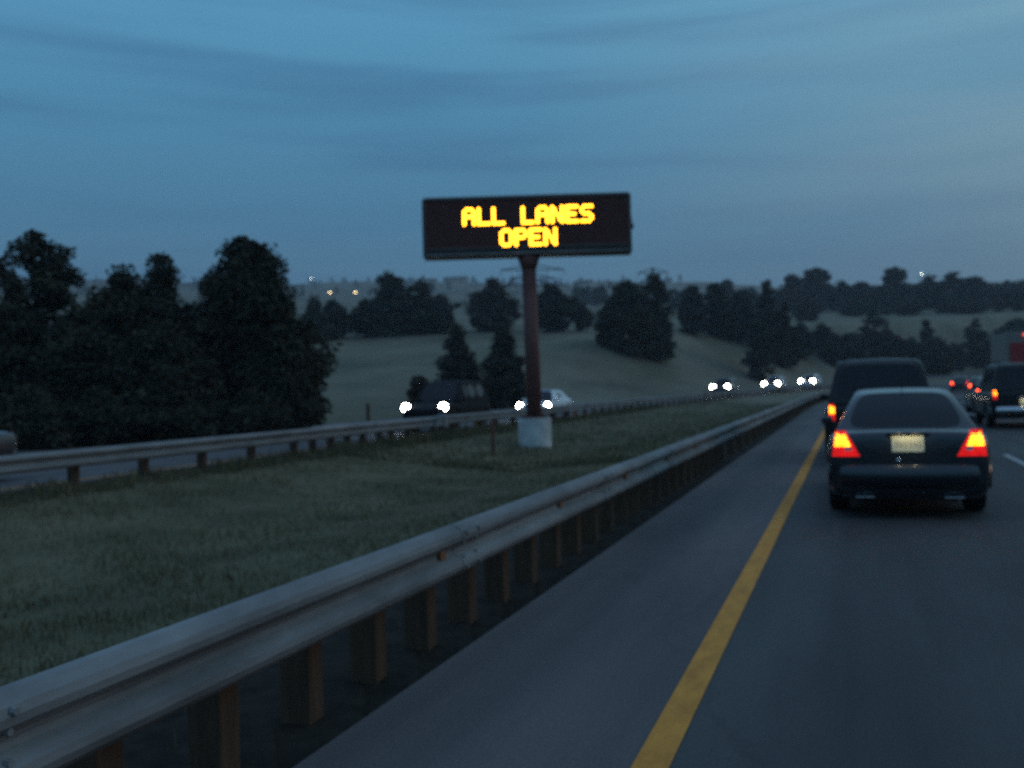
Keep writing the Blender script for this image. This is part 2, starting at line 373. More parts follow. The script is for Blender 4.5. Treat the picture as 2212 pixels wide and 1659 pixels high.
def evaluated(o):
    dg = bpy.context.evaluated_depsgraph_get(); dg.update()
    return bpy.data.meshes.new_from_object(o.evaluated_get(dg))

# ------------------------------------------------------------------ ground sheet
def build_ground():
    angs = [a for a in np.arange(-45, 75, 0.6)]
    angs += [a for a in np.arange(75, 315, 5.0)]
    rad = [0.0]; r = 0.9
    while r < 2600:
        rad.append(r); r += max(0.7, r * 0.045)
    rad.append(2650)
    V, F = [(0, 0, ground(0, 0))], []
    n = len(angs)
    for r in rad[1:]:
        for a in angs:
            x, y = -r * math.sin(R(a)), r * math.cos(R(a))
            V.append((x, y, ground(x, y)))
    for i in range(n): F.append((0, 1 + i, 1 + (i + 1) % n))
    for k in range(len(rad) - 2):
        b = 1 + k * n
        for i in range(n):
            j = (i + 1) % n
            F.append((b + i, b + n + i, b + n + j, b + j))
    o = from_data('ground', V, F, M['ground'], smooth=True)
    tag(o, kind='structure')
    # facing up
    bm = bmesh.new(); bm.from_mesh(o.data); bmesh.ops.recalc_face_normals(bm, faces=bm.faces)
    if sum(f.normal.z for f in bm.faces) < 0: bmesh.ops.reverse_faces(bm, faces=bm.faces)
    bm.to_mesh(o.data); bm.free()
build_ground()

def strip(name, d0, d1, s0, s1, z, m, step=2.0, skirt=0.0, nd=1, bm=None, off=None):
    own = bm is None
    if own: bm = bmesh.new()
    rows = []
    k = max(1, int(math.ceil((s1 - s0) / step)))
    for i in range(k + 1):
        s = s0 + (s1 - s0) * i / k
        row = []
        ds = [d0 + (d1 - d0) * j / nd for j in range(nd + 1)]
        if skirt:
            x, y = road_point(s, d0); row.append(bm.verts.new((x, y, road_z(s) + z - skirt)))
        for d in ds:
            x, y = road_point(s, d); row.append(bm.verts.new((x, y, road_z(s) + z)))
        if skirt:
            x, y = road_point(s, d1); row.append(bm.verts.new((x, y, road_z(s) + z - skirt)))
        rows.append(row)
    for a, b in zip(rows, rows[1:]):
        for j in range(len(a) - 1):
            bm.faces.new((a[j], a[j + 1], b[j + 1], b[j]))
    if own:
        return tag(from_bm(name, bm, m, recalc=False), kind='structure')
strip('road', -2.26, 13.9, -30, 520, 0.0, M['asphalt'], 3.0, 0.3, 6)
strip('opposite_road', -25.4, -13.95, -30, 520, 0.0, M['asphalt'], 3.0, 0.3, 4)
bm = bmesh.new()
strip('', -0.895, -0.745, -20, 420, 0.005, None, bm=bm)
strip('', -14.42, -14.29, -20, 420, 0.005, None, bm=bm)
tag(from_bm('yellow_edge_line', bm, M['yellow'], recalc=False), kind='structure')
bm = bmesh.new()
for lane in (2.83, 6.48):
    s = 19.2 - 12.2 * 3
    while s < 300:
        strip('', lane - 0.06, lane + 0.06, s, s + 3.05, 0.005, None, bm=bm); s += 12.2
strip('', 10.14, 10.28, -20, 420, 0.005, None, bm=bm)
strip('', -22.15, -22.02, -20, 420, 0.005, None, bm=bm)
s = -14
while s < 300:
    strip('', -18.45, -18.33, s, s + 3.05, 0.005, None, bm=bm); s += 12.2
tag(from_bm('white_lane_lines', bm, M['white'], recalc=False), kind='structure')

# ------------------------------------------------------------------ grass on the median (uncountable)
def build_grass():
    rng = np.random.default_rng(5)
    V, F = [], []
    def blades(n, s_lo, s_hi, d_lo, d_hi, h0, h1, wd):
        u = rng.random(n)
        ss = s_lo + (s_hi - s_lo) * u ** 1.6
        dd = d_lo + (d_hi - d_lo) * rng.random(n)
        for s, d in zip(ss, dd):
            x, y = road_point(s, d)
            if d > -4.5 + 0.35 * math.sin(s * 1.7) and rng.random() < 0.82 + 0.15 * (d > -3.9): continue
            z = ground(x, y) - 0.01
            clump = 0.75 + 0.4 * math.sin(x * 1.9 + math.sin(y * 1.3) * 2) * math.sin(y * 1.1)
            h = (h0 + (h1 - h0) * rng.random()) * clump; a = rng.random() * 6.283; t = rng.random() * 6.283; lean = h * 0.55 * rng.random()
            wx, wy = wd * math.cos(a), wd * math.sin(a); lx, ly = lean * math.cos(t), lean * math.sin(t)
            b = len(V)
            V.extend(((x - wx, y - wy, z), (x + wx, y + wy, z), (x + wx * .6 + lx * .4, y + wy * .6 + ly * .4, z + h * .6), (x + lx, y + ly, z + h)))
            F.append((b, b + 1, b + 2, b + 3))
    blades(60000, 0.5, 26, -12.6, -3.2, 0.03, 0.14, 0.007)
    blades(16000, 24, 90, -12.6, -3.0, 0.08, 0.22, 0.02)
    blades(4000, 1, 30, -3.6, -2.5, 0.03, 0.10, 0.008)
    blades(9000, 4, 70, -13.3, -12.5, 0.18, 0.42, 0.012)
    blades(5000, 4, 100, -14.0, -13.3, 0.15, 0.38, 0.014)
    o = from_data('grass', V, F, M['grass'])
    tag(o, 'short dry winter grass covering the median between the two roads', 'grass', kind='stuff')
build_grass()

# ------------------------------------------------------------------ guardrails
WBEAM = [(0.0, 0.155), (0.030, 0.150), (0.072, 0.118), (0.083, 0.090), (0.078, 0.062), (0.022, 0.020), (0.012, 0.0),
         (0.022, -0.020), (0.078, -0.062), (0.083, -0.090), (0.072, -0.118), (0.030, -0.150), (0.0, -0.155)]
def guardrail(name, label, d, face, pts, post_s, reflectors=(), zc=0.58, post_m='wood', end_cap=None, dshift=lambda s: 0.0, splices=()):
    """W-beam at road offset d whose corrugation faces +d (face=1) or -d; pts: stations along the road"""
    ox, oy = road_point(pts[0], d)
    root = empty(name, (ox, oy, road_z(pts[0])))
    tag(root, label, 'guardrail')
    base = Vector((ox, oy, road_z(pts[0])))
    bm = bmesh.new(); rows = []
    for s in pts:
        row = []
        for side in (0, 1):
            for (u, w) in (WBEAM if side == 0 else WBEAM[::-1]):
                x, y = road_point(s, d + dshift(s) + face * (u - side * 0.004))
                row.append(bm.verts.new(Vector((x, y, road_z(s) + zc + w)) - base))
        rows.append(row)
    n = len(rows[0])
    for a, b in zip(rows, rows[1:]):
        for j in range(n):
            k = (j + 1) % n; bm.faces.new((a[j], a[k], b[k], b[j]))
    bm.faces.new(rows[0]); bm.faces.new(rows[-1][::-1])
    from_bm('rail', bm, M['galv'], root, smooth=False)
    for s in post_s:
        dd = d + dshift(s)
        x, y = road_point(s, dd - face * 0.245); zg = ground(x, y)
        xb, yb = road_point(s, dd - face * 0.082)
        zt = road_z(s) + zc - 0.01
        bm = bmesh.new(); add_box(bm, Vector((x, y, (zg - 0.1 + zt) / 2)) - base, (0.165, 0.145, zt - zg + 0.1), bevel=0.012)
        p = from_bm('post', bm, M[post_m], root)
        bm = bmesh.new(); add_box(bm, Vector((xb, yb, road_z(s) + zc - 0.03)) - base, (0.155, 0.14, 0.20), bevel=0.01)
        from_bm('blockout', bm, M[post_m], root)
    for s in splices:
        bm = bmesh.new(); rows = []
        for ss in (s - 0.16, s + 0.16):
            row = []
            for side in (0, 1):
                for (u, w) in (WBEAM if side == 0 else WBEAM[::-1]):
                    x, y = road_point(ss, d + dshift(ss) + face * (u + 0.005 - side * 0.004))
                    row.append(bm.verts.new(Vector((x, y, road_z(ss) + zc + w * 1.01)) - base))
            rows.append(row)
        for j in range(n):
            k = (j + 1) % n; bm.faces.new((rows[0][j], rows[0][k], rows[1][k], rows[1][j]))
        bm.faces.new(rows[0]); bm.faces.new(rows[1][::-1])
        for ss in (s - 0.11, s + 0.11):
            for w in (0.105, 0.045, -0.045, -0.105):
                u = 0.080 if abs(w) > 0.06 else 0.055
                x, y = road_point(ss, d + dshift(ss) + face * (u + 0.006))
                p_ = Vector((x, y, road_z(ss) + zc + w)) - base
                add_tube(bm, p_, p_ + Vector((face * 0.014, 0, 0)), 0.016, 0.012, 8)
        from_bm('lap_joint', bm, M['galv'], root)
    for s in reflectors:
        x, y = road_point(s, d + dshift(s) + face * 0.030)
        bm = bmesh.new(); add_box(bm, Vector((x, y, road_z(s) + zc)) - base, (0.018, 0.08, 0.055), bevel=0.006)
        from_bm('reflector', bm, M['orange'], root)
    if end_cap is not None:
        s = end_cap; x, y = road_point(s, d + dshift(s))
        bm = bmesh.new(); add_box(bm, Vector((x + face * 0.05, y, road_z(s) + zc)) - base, (0.30, 0.42, 0.46), bevel=0.05)
        add_box(bm, Vector((x + face * 0.05, y - 0.45, road_z(s) + zc)) - base, (0.16, 0.6, 0.30), bevel=0.03)
        from_bm('end_terminal', bm, M['galv'], root)
    return root
near_posts = [-1.5, -0.75, 0, 0.75, 1.5, 2.25] + [3.0 + 0.73 * i for i in range(26)]
s = near_posts[-1]
while s < 118: s += 1.95; near_posts.append(s)
guardrail('guardrail', 'long galvanised W-beam guardrail on wooden posts right beside the paved shoulder', -2.36, 1,
          [-4 + 1.5 * i for i in range(82)], near_posts, [5.64 + 2.6 * i for i in range(16)], splices=[2.2 + 3.81 * i for i in range(22)])
guardrail('guardrail', 'galvanised guardrail across the median at the far left, ending in a blunt terminal', -12.95, 1,
          [3 + 1.5 * i for i in range(20)], [3.5 + 1.9 * i for i in range(15)], (), end_cap=31.6, zc=0.54)
guardrail('guardrail', 'far guardrail running behind the sign footing in front of the oncoming headlights', -13.55, 1,
          [24 + 2.0 * i for i in range(76)], [24.5 + 1.95 * i for i in range(74)], [], zc=0.54, dshift=lambda s: 0.6 * min(1, max(0, (s - 26) / 16)))

def slim_post(px, py_top, dist, label, m, w, h, cap=None):
    q = sight(px, py_top, dist); zg = ground(q.x, q.y)
    root = empty('delineator_post', (q.x, q.y, zg)); tag(root, label, 'marker post')
    bm = bmesh.new(); add_box(bm, (0, 0, h / 2 - 0.1), (w, 0.03, h + 0.2), bevel=0.008); from_bm('post', bm, m, root)
    bm = bmesh.new(); add_box(bm, (0, -0.02, h - 0.12), (w * 0.8, 0.012, 0.14), bevel=0.003); from_bm('reflector', bm, cap or M['orange'], root)
slim_post(1064, 905, 30.0, 'thin reddish brown marker post in the grass just left of the sign footing', M['rust_post'], 0.11, 1.05, M['rust_post'])
slim_post(794, 850, 46.0, 'short brown marker post beside the far road, left of the oncoming headlights', M['rust_post'], 0.16, 1.2, M['rust_post'])
slim_post(1524, 852, 82.0, 'dark marker post with orange top where the far guardrail curves', M['rust_post'], 0.12, 1.15, M['orange'])

# ------------------------------------------------------------------ message sign
FONT = {'A': ['01110', '10001', '10001', '11111', '10001', '10001', '10001'], 'L': ['10000'] * 6 + ['11111'],
        'N': ['10001', '11001', '11001', '10101', '10011', '10011', '10001'], 'E': ['11111', '10000', '10000', '11110', '10000', '10000', '11111'],
        'S': ['01111', '10000', '10000', '01110', '00001', '00001', '11110'], 'O': ['01110', '10001', '10001', '10001', '10001', '10001', '01110'],
        'P': ['11110', '10001', '10001', '11110', '10000', '10000', '10000']}
def message_sign():
    D = 33.7
    p = sight(1157, 985, D); x0, y0 = p.x, p.y; zg = ground(x0, y0)
    px = D * math.cos(R(1)) / 2218.0              # metres per photo pixel here
    rz = math.atan2(-x0, y0)                      # faces the traffic coming up our road
    root = empty('message_sign', (x0, y0, zg), rz)
    tag(root, 'large electronic message sign on a single brown pole with yellow lit words ALL LANES OPEN', 'road sign')
    zof = lambda py, pxx=1140: EYE + ((820 + (1838 - pxx) * math.tan(R(1.5))) - py) * px - zg
    z_bot, z_top = zof(553), zof(426)
    W = 449 * px; cz = (z_bot + z_top) / 2; H = z_top - z_bot
    cx = (1137 - 1147) * px + 0.06
    bm = bmesh.new()
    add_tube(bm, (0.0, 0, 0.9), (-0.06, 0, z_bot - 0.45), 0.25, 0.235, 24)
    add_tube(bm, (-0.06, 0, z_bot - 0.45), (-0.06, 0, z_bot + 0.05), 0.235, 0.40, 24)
    from_bm('pole', bm, M['brown_steel_glow'], root, smooth=True)
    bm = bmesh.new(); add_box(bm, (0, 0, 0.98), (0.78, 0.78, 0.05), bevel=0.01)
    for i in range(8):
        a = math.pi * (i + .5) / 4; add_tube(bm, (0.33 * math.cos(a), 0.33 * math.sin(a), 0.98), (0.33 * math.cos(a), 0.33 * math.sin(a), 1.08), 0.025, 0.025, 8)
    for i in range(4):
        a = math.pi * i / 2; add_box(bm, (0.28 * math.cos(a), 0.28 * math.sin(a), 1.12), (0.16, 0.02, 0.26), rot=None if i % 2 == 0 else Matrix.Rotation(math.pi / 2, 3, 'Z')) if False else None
    from_bm('base_plate', bm, M['brown_steel_glow'], root)
    bm = bmesh.new(); add_tube(bm, (0, 0, -0.5), (0, 0, 0.955), 0.54, 0.54, 36); 
    from_bm('footing', bm, M['concrete'], root, smooth=False)
    # cabinet: deep walk-in case with a projecting front lip
    bm = bmesh.new(); add_box(bm, (cx, 0.18, cz), (W, 0.85, H), bevel=0.03)
    for k in range(5): add_box(bm, (cx - W / 2 + W * (k + .5) / 5, 0.625, cz), (0.06, 0.05, H * 0.92))
    add_box(bm, (cx, 0.18, z_top + 0.02), (W * 0.98, 0.7, 0.06), bevel=0.015)
    case = from_bm('cabinet', bm, M['sign_case'], root)
    bm = bmesh.new(); add_box(bm, (cx + W / 2 + 0.045, 0.1, cz - 0.08), (0.10, 0.22, 0.16), bevel=0.02); add_tube(bm, (cx + W / 2 + 0.05, 0.1, cz), (cx + W / 2 + 0.05, 0.1, cz + 0.22), 0.015, 0.01, 6)
    from_bm('side_sensor', bm, M['sign_case'], root)
    yf = 0.18 - 0.425
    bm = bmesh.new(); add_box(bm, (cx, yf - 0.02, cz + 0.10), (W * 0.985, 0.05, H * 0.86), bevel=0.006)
    panel = from_bm('display_panel', bm, M['sign_glow_tint'], root)
    bm = bmesh.new(); fw = 0.09
    for dz in (1, -1): add_box(bm, (cx, yf - 0.04, cz + 0.10 + dz * (H * 0.43 - 0.02)), (W * 0.985, 0.10, 0.06), bevel=0.008)
    for dx in (1, -1): add_box(bm, (cx + dx * (W * 0.4925 - 0.03), yf - 0.04, cz + 0.10), (0.06, 0.098, H * 0.86 - 0.103), bevel=0.008)
    from_bm('display_frame', bm, M['sign_case'], root)
    # service rail and slats along the lower lip
    bm = bmesh.new(); add_box(bm, (cx, yf - 0.10, z_bot + 0.05), (W * 0.97, 0.16, 0.05), bevel=0.01)
    from_bm('walkway_lip', bm, M['galv'], root)
    cell = 5.25 * px
    rng = random.Random(3)
    # unlit lamp grid: tiny dark domes over the whole panel
    bm = bmesh.new()
    nx, nz = int(W * 0.94 / cell), int(H * 0.78 / cell)
    lit = set()
    def text_cells(txt, col0, row0):
        for i, ch in enumerate(txt):
            if ch == ' ': continue
            for r_, line in enumerate(FONT[ch]):
                for c_, v in enumerate(line):
                    if v == '1': lit.add((col0 + i * 6 + c_, row0 + r_))
    text_cells('ALL LANES', 0, 0); text_cells('OPEN', 15, 9)
    zrow = zof(449.5, 1140); xcol = (1002 - 1147) * px + 0.04
    def lamp(bm, x, z, y, r):
        c = bm.verts.new((x, y - 0.014, z)); ring = []
        for i in range(10):
            a = 2 * math.pi * i / 10; ring.append(bm.verts.new((x + r * math.cos(a), y, z + r * math.sin(a))))
        for i in range(10): bm.faces.new((c, ring[i], ring[(i + 1) % 10]))
    bml = bmesh.new()
    for (c_, r_) in sorted(lit): lamp(bml, xcol + (c_ + .5) * cell, zrow - (r_ + .5) * cell, yf - 0.048, cell * 0.72)
    o = from_bm('lettering', bml, M['amber'], panel, recalc=False); o['label'] = 'yellow lit dot letters reading ALL LANES over OPEN'
    for k in range(nx):
        for j in range(nz):
            c_, r_ = k - int((xcol - (cx - W * .47)) / cell), j - 3
            if (c_, r_) in lit: continue
            lamp(bm, xcol + (c_ + .5) * cell, zrow - (r_ + .5) * cell, yf - 0.046, cell * 0.22)
    from_bm('unlit_lamps', bm, M['trim'], panel, recalc=False)
message_sign()

# ------------------------------------------------------------------ trees
def leaf_mesh(name, centres, radii, per, size, rng, flat=0.7, aspect=0.45):
    n = len(centres); N = n * per
    c = np.repeat(np.asarray(centres), per, axis=0); rr = np.repeat(np.asarray(radii), per)
    v = rng.normal(size=(N, 3)); v /= np.linalg.norm(v, axis=1)[:, None]
    pos = c + v * (rr * rng.random(N) ** 0.45)[:, None] * np.array([1, 1, flat])
    a = rng.normal(size=(N, 3)); a /= np.linalg.norm(a, axis=1)[:, None]
    a[:, 2] = a[:, 2] * 0.7 + 0.15
    b = np.cross(a, rng.normal(size=(N, 3))); b /= (np.linalg.norm(b, axis=1)[:, None] + 1e-9)
    s = size * (0.6 + 0.8 * rng.random(N))[:, None]
    q = np.stack([pos - a * s - b * s * aspect * .5, pos - b * s * aspect + a * s * .2, pos + a * s, pos + b * s * aspect + a * s * .2], axis=1).reshape(-1, 3)
    me = bpy.data.meshes.new(name)
    me.vertices.add(4 * N); me.vertices.foreach_set('co', q.astype(np.float32).ravel())
    me.loops.add(4 * N); me.loops.foreach_set('vertex_index', np.arange(4 * N, dtype=np.int32))
    me.polygons.add(N); me.polygons.foreach_set('loop_start', np.arange(0, 4 * N, 4, dtype=np.int32))
    me.polygons.foreach_set('loop_total', np.full(N, 4, dtype=np.int32))
    me.update(calc_edges=True); me.validate()
    return me
PROF = {
    'juniper': [(0, .30), (.08, .44), (.25, .50), (.45, .43), (.65, .31), (.82, .19), (.93, .10), (1, .02)],
    'dome': [(0, .30), (.1, .44), (.3, .50), (.55, .48), (.75, .38), (.9, .22), (1, .04)],
    'pine': [(.12, .16), (.25, .40), (.42, .50), (.6, .46), (.78, .38), (.92, .24), (1, .05)],
    'openpine': [(.04, .40), (.20, .50), (.40, .47), (.56, .44), (.635, .26), (.70, .40), (.80, .42), (.90, .33), (1, .08)],
    'bigcone': [(0, .42), (.08, .49), (.2, .50), (.38, .45), (.55, .39), (.70, .34), (.82, .30), (.91, .25), (.97, .17), (1, .08)],
    'knob': [(0, .46), (.1, .50), (.3, .50), (.55, .46), (.70, .40), (.76, .20), (.82, .185), (.92, .165), (.98, .09), (1, .03)],
    'shrub': [(0, .40), (.2, .5), (.5, .48), (.8, .32), (1, .06)],
}
def tree_mesh(kind, H, W, seed, clumps, per, leaf, crad, gaps=0.0, leafless=0.0):
    """crown and trunk meshes in metres, base at the origin"""
    rng = np.random.default_rng(seed)
    prof = PROF[kind]; C, Rr = [], []
    ph = rng.random(6) * 6.283
    t0 = prof[0][0]
    holes = [(t0 + (1 - t0) * rng.random(), rng.random() * 6.283) for _ in range(int(gaps * 10))]
    tries = 0
    while len(C) < clumps and tries < clumps * 40:
        tries += 1
        t = t0 + (1 - t0) * rng.random()
        r = lerp_tab(prof, t)
        if rng.random() > (r / 0.5) ** 1.1: continue
        a = rng.random() * 6.283
        lump = 1 + 0.16 * math.sin(2 * a + ph[0] + 5 * t) + 0.13 * math.sin(5 * a + ph[1] - 9 * t) + 0.11 * math.sin(23 * t + ph[2] + a)
        if any(abs(t - ht) < 0.07 and abs((a - ha + math.pi) % 6.283 - math.pi) < 0.9 for ht, ha in holes): continue
        q = r * W * lump * (0.35 + 0.65 * rng.random() ** 0.5)
        q = max(0.0, q - crad * 0.5)
        z = t * H - (crad * 0.5 if t > 0.5 else -crad * 0.4)
        C.append((q * math.cos(a), q * math.sin(a), z)); Rr.append(crad * (0.6 + 0.7 * rng.random()))
    crown = leaf_mesh('crown', C, Rr, per, leaf, rng)
    bm = bmesh.new()
    lean = (rng.random(2) - .5) * 0.05 * H
    pts = [Vector((lean[0] * k, lean[1] * k, H * 0.93 * k)) for k in (0, .25, .5, .75, 1)]
    pts[0].z = -0.4
    r0 = max(0.06, H * 0.022)
    for i in range(4): add_tube(bm, pts[i], pts[i + 1], r0 * (1 - .23 * i), r0 * (1 - .23 * (i + 1)), 8)
    for idx in rng.choice(len(C), size=min(len(C), 46), replace=False):
        c = Vector(C[idx]); z0 = min(H * 0.88, max(H * 0.05, c.z * 0.80 - 0.04 * H)); k = z0 / (H * .93)
        st = Vector((lean[0] * k, lean[1] * k, z0))
        mid = st.lerp(c, 0.55) + Vector((0, 0, 0.03 * H))
        add_tube(bm, st, mid, r0 * .30, r0 * .18, 5, False); add_tube(bm, mid, c, r0 * .18, r0 * .05, 5, False)
    me = bpy.data.meshes.new('trunk'); bmesh.ops.recalc_face_normals(bm, faces=bm.faces); bm.to_mesh(me); bm.free()
    return crown, me
def put_tree(name, label, cat, crown, trunk, m, loc, scale=(1, 1, 1), rz=0.0, group=None):
    root = empty(name, loc, rz); root.scale = scale
    tag(root, label, cat, group)
    if not crown.materials: crown.materials.append(m)
    if not trunk.materials: trunk.materials.append(M['bark'])
    for nm, me in (('crown', crown), ('trunk', trunk)):
        o = bpy.data.objects.new(nm, me); col.objects.link(o); o.parent = root
    return root
def tree_at(name, label, px, py_top, dist, width_px, kind, seed, clumps, per, leaf, crad, m='leaf_dark', gaps=0.0, group=None, cat='tree'):
    p = sight(px, py_top, dist); zg = ground(p.x, p.y)
    H = p.z - zg; W = width_px * dist / 2218.0
    c, t = tree_mesh(kind, H, W, seed, clumps, per, leaf, crad, gaps)
    return put_tree(name, label, cat, c, t, M[m], (p.x, p.y, zg), group=group)
G1 = 'dark trees beside the oncoming road'
tree_at('pine_tree', 'tall open pine with sky showing through its crown at the far left', 72, 484, 46, 205, 'openpine', 11, 250, 60, 0.13, 0.55, gaps=0.9, group=G1)
tree_at('pine_tree', 'bushy lower pine between the open pine and the rounded knob-topped pine', 262, 570, 44, 240, 'dome', 12, 350, 75, 0.13, 0.6, gaps=0.2, group=G1)
tree_at('pine_tree', 'pine with a rounded knob top, left of the biggest dark tree', 345, 543, 48, 230, 'knob', 13, 260, 75, 0.13, 0.6, gaps=0.1, group=G1)
tree_at('pine_tree', 'biggest dark tree, a broad dense cone left of the message sign', 522, 511, 45, 315, 'bigcone', 14, 520, 85, 0.14, 0.68, group=G1)
tree_at('pine_tree', 'wide dark pine pushing out at the right flank of the biggest dark tree', 604, 690, 43, 160, 'dome', 15, 230, 75, 0.13, 0.55, group=G1)
tree_at('pine_tree', 'wide low pine filling the gap at the left frame edge', 10, 640, 44, 260, 'dome', 16, 300, 75, 0.13, 0.6, group=G1)
tree_at('pine_tree', 'low dark pine in front of the open pine, its top below the skyline', 170, 655, 41, 220, 'dome', 17, 280, 75, 0.13, 0.58, group=G1)
tree_at('pine_tree', 'squat dark pine in the middle of the left tree mass', 345, 690, 40, 230, 'dome', 18, 280, 75, 0.13, 0.58, group=G1)
for i, (px, py, d, w, txt) in enumerate([(60, 830, 37, 210, 'leafy dark shrub at the far left edge behind the median rail'), (215, 835, 37.5, 190, 'dark shrub below the bushy lower pine'),
                                      (380, 838, 38, 200, 'dark shrub below the knob-topped pine'), (540, 838, 38.5, 180, 'dark shrub below the biggest dark tree'),
                                      (640, 800, 42, 115, 'dark shrub at the right foot of the biggest dark tree')]):
    tree_at('shrub', txt, px, py, d, w, 'shrub', 30 + i, 130, 60, 0.10, 0.42, group='shrubs along the far road', cat='shrub')
tree_at('juniper_tree', 'small dark tree just right of the biggest dark tree', 678, 632, 168, 62, 'juniper', 41, 120, 55, 0.32, 0.9, 'leaf_mid')
tree_at('juniper_tree', 'smaller low tree left of the round hill tree with the knob', 718, 640, 172, 62, 'dome', 42, 110, 55, 0.32, 0.9, 'leaf_mid')
tree_at('juniper_tree', 'conical juniper, the left of the pair behind the sign pole', 985, 690, 84, 105, 'juniper', 43, 190, 60, 0.17, 0.6, 'leaf_mid')
tree_at('juniper_tree', 'conical juniper touching the sign pole, the taller one of the pair', 1085, 682, 82, 115, 'juniper', 44, 210, 60, 0.17, 0.6, 'leaf_mid')
tree_at('shrub', 'small brown shrub above the roof of the oncoming dark car', 905, 800, 60, 62, 'shrub', 45, 80, 50, 0.12, 0.35, 'leaf_bare', cat='shrub')
G2 = 'trees on the first rise of the field'
tree_at('hill_tree', 'round hill tree with a knob on top, left of the sign pole', 840, 585, 176, 105, 'bigcone', 51, 190, 55, 0.33, 1.1, group=G2)
tree_at('hill_tree', 'flat-topped hill tree joined to the right of the knobbed one', 905, 604, 180, 135, 'dome', 52, 200, 55, 0.33, 1.1, group=G2)
tree_at('hill_tree', 'low hill tree at the left foot of the knobbed one', 790, 640, 174, 80, 'dome', 53, 120, 55, 0.33, 1.0, group=G2)
tree_at('hill_tree', 'squat hill tree sloping down to the right of the flat-topped one', 948, 652, 178, 70, 'dome', 54, 110, 55, 0.33, 1.0, group=G2)
tree_at('hill_tree', 'brownish hill tree just left of the sign pole under the pylon arm', 1062, 600, 182, 105, 'dome', 55, 200, 55, 0.33, 1.1, 'leaf_bare', group=G2)
tree_at('hill_tree', 'dark rounded hill tree just right of the sign pole', 1190, 608, 180, 105, 'dome', 56, 200, 55, 0.33, 1.1, group=G2)
tree_at('hill_tree', 'small low tree in the gap right of the pole-side hill tree', 1258, 655, 182, 45, 'dome', 57, 70, 50, 0.33, 0.9, 'leaf_bare', group=G2)
tree_at('hill_tree', 'big square-shouldered hill tree below the right end of the sign', 1355, 598, 158, 130, 'dome', 58, 280, 60, 0.30, 1.05, group=G2)
tree_at('hill_tree', 'tall narrow hill tree at the right side of the square-shouldered one', 1415, 592, 162, 90, 'bigcone', 59, 180, 60, 0.30, 1.0, group=G2)
tree_at('hill_tree', 'low tree at the left skirt of the square-shouldered hill tree', 1310, 650, 160, 60, 'dome', 60, 100, 55, 0.30, 0.9, group=G2)
G3 = 'trees on the right-hand rise'
rows = [(1495, 615, 190, 70, 'dome', 'leaf_mid', 'first tree of the wooded rise, next to the narrow hill tree'),
        (1545, 606, 196, 75, 'bigcone', 'leaf_dark', 'pointed tree of the wooded rise above the left pair of far headlights'),
        (1598, 612, 200, 75, 'dome', 'leaf_mid', 'rounded tree of the wooded rise between two pointed ones'),
        (1655, 600, 205, 70, 'juniper', 'leaf_mid', 'slim spire in the wooded rise left of the tall bare ridge trees'),
        (1690, 655, 200, 75, 'bigcone', 'leaf_dark', 'dark tree standing lower in front of the wooded rise'),
        (1640, 668, 178, 70, 'dome', 'leaf_mid', 'squat tree at the lower edge of the wooded rise'),
        (1775, 695, 226, 62, 'juniper', 'leaf_dark', 'small cone tree just above the far left corner of the big dark car roof'),
        (1885, 662, 238, 100, 'juniper', 'leaf_dark', 'tallest cone tree directly above the big dark car ahead'),
        (1838, 715, 230, 62, 'dome', 'leaf_dark', 'low rounded tree at the left foot of the tallest cone tree'),
        (1938, 725, 243, 60, 'dome', 'leaf_mid', 'low rounded tree at the right foot of the tallest cone tree'),
        (2000, 690, 252, 76, 'juniper', 'leaf_dark', 'cone tree above the right shoulder of the big dark car ahead'),
        (2108, 686, 280, 92, 'juniper', 'leaf_dark', 'cone tree just left of the red-doored truck'),
        (2060, 740, 266, 50, 'dome', 'leaf_mid', 'low tree in the gap left of the truck-side cone tree'),
        (1728, 690, 214, 66, 'juniper', 'leaf_mid', 'slim cone tree left of the small one over the big dark car roof corner'),
        (1805, 722, 222, 70, 'dome', 'leaf_mid', 'low dark tree right behind the top left corner of the big dark car roof'),
        (1968, 728, 240, 70, 'dome', 'leaf_dark', 'low dark tree between the tallest cone tree and the next cone to the right'),
        (2032, 735, 250, 60, 'dome', 'leaf_dark', 'low dark tree over the pair of dull red lights'),
        (2140, 728, 285, 80, 'dome', 'leaf_dark', 'bushy dark tree touching the left edge of the red-doored truck'),
        (1912, 700, 250, 70, 'juniper', 'leaf_mid', 'slender cone tree just right of the tallest cone tree'),
        (1740, 650, 300, 60, 'dome', 'leaf_mid', 'tree on the slope below the highest feathery skyline tree'),
        (2090, 640, 345, 70, 'dome', 'leaf_mid', 'tree on the slope above the truck-side cone tree'),
        (1850, 640, 335, 60, 'dome', 'leaf_mid', 'rounded tree on the slope up behind the tallest cone tree'),
        (1960, 642, 340, 62, 'dome', 'leaf_mid', 'rounded tree on the slope under the white far lamp'),
        (2195, 684, 316, 80, 'dome', 'leaf_mid', 'dark tree rising behind the red-doored truck')]
for i, (px, py, d, w, k, m, txt) in enumerate(rows):
    tree_at('hill_tree', txt, px, py, d, w, k, 70 + i, 130, 55, 0.33, 0.95, m, group=G3)
